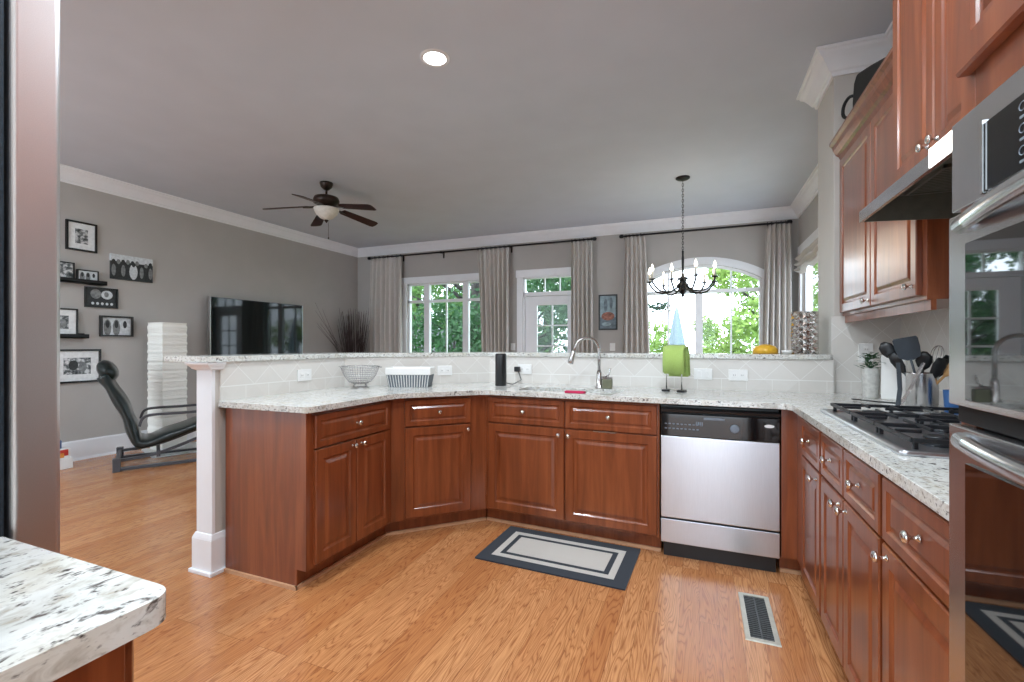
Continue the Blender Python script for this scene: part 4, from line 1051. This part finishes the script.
# ------------------------------------------------------------------ left wall: pictures, ledges, television
FW = XL+.001
def picture(label, y0, y1, z0, z1, kind, fw=.018, mount=.05, group=None, off=0, d=.025, wall='left'):
    w, h = y1-y0, z1-z0
    if wall == 'left': t = thing('framed_picture', label, 'picture', (FW+off, (y0+y1)/2, z0), R90, group)
    else: t = thing('framed_picture', label, 'picture', ((y0+y1)/2, YF-.001, z0), 0, group)
    # local: x along the wall, -y out
    if kind != 'canvas':
        mb = MB(); P0 = lambda i, y: [(-w/2+i, y, i), (w/2-i, y, i), (w/2-i, y, h-i), (-w/2+i, y, h-i)]
        mb.rings([P0(0, 0), P0(0, -d), P0(fw, -d), P0(fw, -d+.012)], True, False, False); mb.build('frame', M['frame'], t)
        if mount: MB().box(-w/2+fw, w/2-fw, -.012, -.002, fw, h-fw).build('mount', M['mat'], t)
    i = (fw+mount) if kind != 'canvas' else 0
    yy = -.0135 if kind != 'canvas' else -d
    mb = MB(); x0, x1, z0_, z1_ = -w/2+i, w/2-i, i, h-i
    pw, phh = x1-x0, z1_-z0_
    def q(a, b, c, e, m, lay=0): mb.use(M[m]); mb.box(x0+a*pw, x0+b*pw, yy-.0006*lay, yy+.001 if kind != 'canvas' else 0, z0_+c*phh, z0_+e*phh)
    def ell(cx, cz, rx, rz, m, lay=1):
        mb.use(M[m]); n = 14; vs = [mb.v((x0+pw*(cx+rx*math.cos(2*PI*k/n)), yy-.0006*lay, z0_+phh*(cz+rz*math.sin(2*PI*k/n)))) for k in range(n)]; mb._f(vs)
    if kind == 'ph1': q(0, 1, 0, 1, 'ph1')
    elif kind == 'ph2': q(0, 1, 0, 1, 'ph2'); ell(.35, .55, .18, .3, 'phdark'); ell(.7, .45, .15, .3, 'phmid')
    elif kind == 'trio':
        q(0, 1, 0, 1, 'phlight')
        for k, c in enumerate((.2, .5, .8)): ell(c, .42, .13, .48, 'phmid' if k < 2 else 'phlight', 1); ell(c, .62, .07, .22, 'phdark', 2)
    elif kind == 'party':
        q(0, 1, 0, 1, 'phdark'); ell(.3, .7, .18, .28, 'phmid'); ell(.68, .68, .2, .26, 'phlight'); ell(.66, .7, .08, .15, 'phmid', 2)
        for k in range(5): ell(.2+k*.16, .15, .05, .08, 'phlight', 2)
    elif kind == 'canvas':
        q(0, 1, 0, .72, 'phdark'); q(0, 1, .72, 1, 'phlight')
        rr_ = random.Random(5)
        for k in range(9): c = .06+k*.11; ell(c, .66+rr_.uniform(-.04, .08), .045, .10, 'phmid' if k % 2 else 'phdark', 1); ell(c, .36, .05, .24, 'phdark' if k % 2 else 'phmid', 2)
        ell(.52, .36, .10, .32, 'phlight', 3); ell(.52, .66, .045, .10, 'phdark', 4)
    elif kind == 'colour':
        q(0, 1, .35, 1, 'sky1'); q(0, 1, 0, .35, 'greyblue'); ell(.5, .38, .42, .13, 'rust'); ell(.35, .72, .12, .2, 'greyblue', 1); ell(.7, .78, .1, .18, 'greyblue', 1); ell(.4, .14, .3, .06, 'sky1', 1)
    mb.build('print', None, t)
    return t
picture('square black frame with wide white mount, topmost on the left wall', 2.708, 2.975, 2.22, 2.53, 'ph1', .018, .06)
picture('unframed group photo canvas right of the upper picture ledge', 3.10, 3.525, 1.965, 2.245, 'canvas')
picture('black framed photo under the upper picture ledge', 2.868, 3.171, 1.63, 1.85, 'party', .016, 0)
picture('black framed photo of three faces, beside the ledge', 3.00, 3.315, 1.315, 1.545, 'trio', .018, 0, d=.04)
picture('largest black frame with white mount, lowest on the wall', 2.60, 3.011, .82, 1.175, 'ph2', .02, .07)
picture('small black framed colour picture on the far wall between curtains', -1.44, -1.155, 1.45, 1.995, 'colour', .022, 0, wall='far')
for lab, y1, z in (('upper black picture ledge on the left wall', 3.03, 1.87), ('lower black picture ledge on the left wall', 2.868, 1.29)):
    o = thing('picture_ledge', lab, 'shelf', (FW, 2.4, z)); mb = MB(); mb.box(0, .10, 0, y1-2.4, 0, .015); mb.box(.09, .10, 0, y1-2.4, 0, .045); mb.box(0, .012, 0, y1-2.4, 0, .055); mb.build('ledge', M['black'], o, bevel=.002)
picture('dark framed photo at the left on the upper ledge', 2.60, 2.765, 1.889, 2.08, 'ph1', .014, 0, off=.035, d=.02)
picture('low framed photo row on the right of the upper ledge', 2.785, 2.975, 1.889, 2.02, 'trio', .012, 0, off=.035, d=.02)
picture('black frame with white mount standing on the lower ledge', 2.50, 2.795, 1.309, 1.60, 'ph2', .016, .06, off=.03, d=.022)
t = thing('television', 'black flat television on the left wall', 'television', (XL, 4.92, 1.0), R90)
MB().box(-.15, .15, -.09, 0, .3, .6).build('wall_bracket', M['blackp'], t)
MB().box(-.76, .76, -.135, -.09, 0, .86).build('housing', M['blackp'], t, bevel=.004)
MB().box(-.752, .752, -.137, -.135, .01, .852).build('screen', M['tvscreen'], t)
mb = MB(); mb.box(-.766, -.76, -.137, -.09, -.004, .864); mb.box(.76, .766, -.137, -.09, -.004, .864); mb.build('bezel_edge', M['steel'], t)

# floor lamp
t = thing('paper_floor_lamp', 'tall square white rice paper floor lamp behind the recliner', 'floor lamp', (-5.80, 3.52, 0))
mb = MB(); rs = []
for j in range(60):
    z = .04+1.44*j/59; k = .135+.003*math.sin(j*1.7)+.002*math.sin(j*3.1)
    rs.append([(-k, -k, z), (0, -k-.002, z), (k, -k, z), (k+.002, 0, z), (k, k, z), (0, k, z), (-k, k, z), (-k, 0, z)])
mb.rings(rs, True, False); mb.build('shade', M['paper'], t)
MB().box(-.12, .12, -.12, .12, 0, .04).build('base', M['whitep'], t, bevel=.003)
# recliner
t = thing('lounge_chair', 'black leather bentwood lounge chair with headrest', 'chair', (-5.25, 3.21, 0), math.radians(-30))
for s in (-1, 1):
    x = s*.315
    MB().tube(smoothp([(x, -.40, .025), (x, .0, .02), (x, .33, .02), (x, .415, .05), (x, .43, .14), (x, .40, .38), (x, .375, .49), (x, .30, .525), (x, .1, .525), (x, -.14, .525), (x, -.22, .50), (x, -.25, .42)]), 0, 4, flat=(.025, .012)).build('side_frame', M['chairwood'], t, bevel=.003)
    MB().box(x-.03, x+.03, -.45, -.39, 0, .13).build('rear_foot', M['chairwood'], t, bevel=.004)
    MB().tube(smoothp([(x*.86, -.40, .10), (x*.86, -.1, .13), (x*.86, .30, .27)]), 0, 4, flat=(.02, .012)).build('seat_rail', M['chairwood'], t)
for p in ((-.42, .08), (.41, .28), (-.10, .13)): MB().box(-.315, .315, p[0]-.015, p[0]+.015, p[1]-.03, p[1]+.03).build('crossbar', M['chairwood'], t, bevel=.003)
seatp = smoothp([(0, .42, .34), (0, .38, .395), (0, .25, .37), (0, .0, .285), (0, -.18, .225), (0, -.27, .25), (0, -.31, .38), (0, -.37, .58), (0, -.47, .80), (0, -.53, .92)], 5)
mb = MB(); rs = []
for i, p in enumerate(seatp):
    d = (seatp[min(i+1, len(seatp)-1)]-seatp[max(i-1, 0)]).normalized(); nrm = Vector((0, d.z, -d.y))
    if nrm.dot(Vector((0, .3, 1))) < 0: nrm = -nrm
    th = .050+.006*math.sin(i*.9); row = []
    for k in range(16):
        a = 2*PI*k/16; cx_ = math.copysign(abs(math.cos(a))**.45, math.cos(a))*.27; cy_ = math.copysign(abs(math.sin(a))**.7, math.sin(a))*th
        row.append(p+Vector((cx_, 0, 0))+nrm*cy_)
    rs.append(row)
mb.rings(rs); mb.build('cushion', M['leather'], t)
mb = MB(); mb.T = Matrix.Translation((0, -.50, .965)) @ Matrix.Rotation(math.radians(28), 4, 'X')
rs = []
for j in range(9):
    x = -.26+.52*j/8; k = (1-abs(j-4)**4/300)
    rs.append([(x, .074*k*math.cos(a), .112*k*math.sin(a)) for a in [2*PI*i/14 for i in range(14)]])
mb.rings(rs); mb.build('headrest', M['leather'], t)
o = MB().rrect(0, 0, .62, 1.0, .04, .001, .012).build('floor_mat', M['rush'], None, (-5.55, 3.72, 0), (0, 0, math.radians(-20)), bevel=.003)
tag(o, 'white rug lying flat under the front of the lounge chair', 'rug')
# small box and bottle by the left wall
t = thing('storage_box', 'small white printed box on the floor by the left baseboard', 'box', (-5.87, 2.545, 0), math.radians(6))
MB().box(-.10, .10, -.13, .07, 0, .10).build('tray', M['whitep'], t, bevel=.004); MB().box(-.09, .09, -.12, .055, .101, .20).build('carton', M['whitep'], t, bevel=.004)
mb = MB(); mb.use(M['red']); mb.box(.0905, .0915, -.09, .035, .13, .19); mb.use(M['orange']); mb.box(.0915, .0922, -.06, .0, .115, .16); mb.build('printed_label', None, t)
t = thing('spray_bottle', 'small blue bottle standing on the white box', 'bottle', (-5.84, 2.53, .2005))
MB().lathe([(.028, 0), (.03, .004), (.03, .075), (.012, .09), (.012, .10), (.016, .102), (.016, .12), (.008, .122)], (0, 0, 0), 18).build('body', M['blue'], t)
# vase of branches in the far corner
t = thing('branch_vase', 'bundle of dark dried branches in a tall vase in the far corner', 'vase', (-5.74, 6.62, 0))
MB().lathe([(.10, 0), (.13, .03), (.15, .30), (.11, .55), (.09, .62), (.075, .62), (.09, .5)], (0, 0, 0), 24).build('vase', M['bronze'], t)
mb = MB(); rnd = random.Random(11)
for i in range(120):
    a = rnd.uniform(0, 2*PI); sp = rnd.uniform(.02, .24); h = rnd.uniform(1.45, 1.9)
    q = [Vector((.05*math.cos(a), .05*math.sin(a), .35))]
    for k in (1, 2, 3): q.append(Vector((.05*math.cos(a)+sp*math.cos(a)*k/3+rnd.uniform(-.012, .012), .05*math.sin(a)+sp*math.sin(a)*k/3+rnd.uniform(-.012, .012), .35+(h-.35)*k/3)))
    mb.tube(q, [.006, .005, .004, .002], 4)
for i in range(7):
    h = rnd.uniform(1.5, 1.95); mb.tube([(0, 0, .5), (-.10+rnd.uniform(-.04, .04), -.30+rnd.uniform(-.1, .1), 1.2), (-.18+rnd.uniform(-.08, .08), -.62+rnd.uniform(-.15, .15), h)], [.004, .003, .0015], 4)
mb.build('branches', M['twig'], t)

# ------------------------------------------------------------------ outdoors
struct(MB().box(-45, 35, YF+.2, 50, -.5, -.3).build('ground', M['grass']))
def tree(label, loc, h, r, mat, n, leaf, trunk_r=.15, seed=0, zlo=.3, group=None, cat='tree', name='garden_tree', dens=1.0):
    rnd = random.Random(seed); t = thing(name, label, cat, loc, 0, group)
    mb = MB(); mb.tube([(0, 0, 0), (rnd.uniform(-.1, .1), 0, h*.4), (rnd.uniform(-.2, .2), 0, h*.85)], [trunk_r, trunk_r*.75, trunk_r*.3], 10)
    for k in range(7):
        a = rnd.uniform(0, 2*PI); z = h*rnd.uniform(.3, .7); mb.tube([(0, 0, z), (r*.4*math.cos(a), r*.4*math.sin(a), z+h*.1), (r*.8*math.cos(a), r*.8*math.sin(a), z+h*.16)], [trunk_r*.4, trunk_r*.25, .01], 6)
    mb.build('trunk', M['bark'], t)
    mb = MB(); cl = []
    for k in range(26): 
        a = rnd.uniform(0, 2*PI); q = rnd.uniform(.15, 1)**.5*r*.8; cl.append((q*math.cos(a), q*math.sin(a), h*zlo+rnd.random()*h*(1-zlo), rnd.uniform(.25, .5)*r))
    for i in range(n):
        c = cl[rnd.randrange(len(cl))]; v = Vector((rnd.gauss(0, 1), rnd.gauss(0, 1), rnd.gauss(0, .8))).normalized()*c[3]*rnd.uniform(.6, 1)
        p = Vector(c[:3])+v; u = Vector((rnd.gauss(0, 1), rnd.gauss(0, 1), rnd.gauss(0, 1))).normalized(); w_ = u.orthogonal().normalized(); s = leaf*rnd.uniform(.6, 1.3)
        mb._f([mb.v(p-u*s), mb.v(p+w_*s*.5), mb.v(p+u*s), mb.v(p-w_*s*.5)])
    mb.build('foliage', M[mat], t, recalc=False)
G_ = 'garden trees beyond the windows'
tree('leafy tree seen through the left light of the triple window', (-10.2, 16.0, -.3), 6.5, 2.6, 'leafA', 5000, .11, .22, 1, .3)
tree('dark shrub low behind the middle of the triple window', (-6.6, 11.6, -.3), 2.6, 1.5, 'leafB', 4500, .075, .06, 2, .05)
tree('thick dark-trunked tree seen through the triple window', (-6.55, 13.2, -.3), 8.0, 2.8, 'leafB', 3500, .11, .20, 3, .40)
tree('green bush filling the door glass', (-4.3, 12.6, -.3), 3.7, 1.7, 'leafB', 6500, .075, .1, 4, .05)
tree('tall garden tree behind the glazed door', (-5.6, 17.5, -.3), 8.0, 2.8, 'leafA', 5500, .12, .2, 5, .15)
tree('tree far left beyond the triple window', (-14.0, 21.0, -.3), 9.0, 4.5, 'leafA', 6500, .16, .3, 6, .1)
tree('pale sunlit tree on the right of the arched window', (1.75, 14.0, -.3), 5.4, 1.75, 'leafC', 15000, .09, .12, 7, .1)
tree('pale low bush in the middle of the arched window', (.9, 15.4, -.3), 2.2, 1.1, 'leafC', 3500, .085, .06, 8, .05)
tree('pale low bush at the left of the arched window', (-1.9, 17.4, -.3), 2.3, 1.1, 'leafC', 2200, .085, .05, 9, .05)
# hanging sprig seen through the arched window
t = thing('young_tree', 'slender young tree whose thin leafy branch crosses the left pane of the arched window', 'tree', (-2.3, 11.5, -.3))
mb = MB(); mb.tube(smoothp([(0, 0, 0), (.03, .02, 1.2), (.12, 0, 2.2), (.6, 0, 2.48), (1.25, 0, 2.40), (1.62, 0, 2.44)], 4), [.03-.001*i for i in range(21)], 6); mb.build('trunk', M['twig'], t)
mb = MB(); rnd = random.Random(21)
for i in range(110):
    sx_ = rnd.uniform(.75, 1.66); p = Vector((sx_, rnd.uniform(-.08, .08), 2.42+rnd.gauss(0, .05))); u = Vector((rnd.gauss(0, 1), rnd.gauss(0, .5), rnd.gauss(0, 1))).normalized(); w_ = u.cross(Vector((0, 1, .2))).normalized(); k = .055
    mb._f([mb.v(p-u*k), mb.v(p+w_*k*.45), mb.v(p+u*k), mb.v(p-w_*k*.45)])
mb.build('leaves', M['leafdark'], t, recalc=False)
t = thing('garden_fence', 'grey board fence low behind the triple window', 'fence', (-14, 15.6, -.3))
mb = MB()
for i in range(50): mb.box(i*.15, i*.15+.14, 0, .02, 0, 2.15+.01*(i % 2))
mb.build('boards', M['fence'], t); MB().box(0, 7.5, .02, .06, 1.7, 1.8).build('rail', M['fence'], t)
# closed patio umbrella
t = thing('patio_umbrella', 'closed pale blue patio umbrella outside the arched window', 'umbrella', (-.45, 10.6, -.3))
MB().cyl((0, 0, 0), (0, 0, 2.35), .02).build('pole', M['white'], t)
mb = MB(); rs = []
for r, z in ((.015, 2.36), (.045, 2.2), (.10, 1.85), (.155, 1.5), (.175, 1.2), (.17, 1.0)):
    rs.append([(r*(1+.18*math.cos(4*2*PI*i/32))*math.cos(2*PI*i/32), r*(1+.18*math.cos(4*2*PI*i/32))*math.sin(2*PI*i/32), z) for i in range(32)])
mb.rings(rs); mb.build('canopy', M['umb'], t)
MB().lathe([(.22, 0), (.22, .05), (.05, .09)], (0, 0, 0), 20).build('base', M['fence'], t)
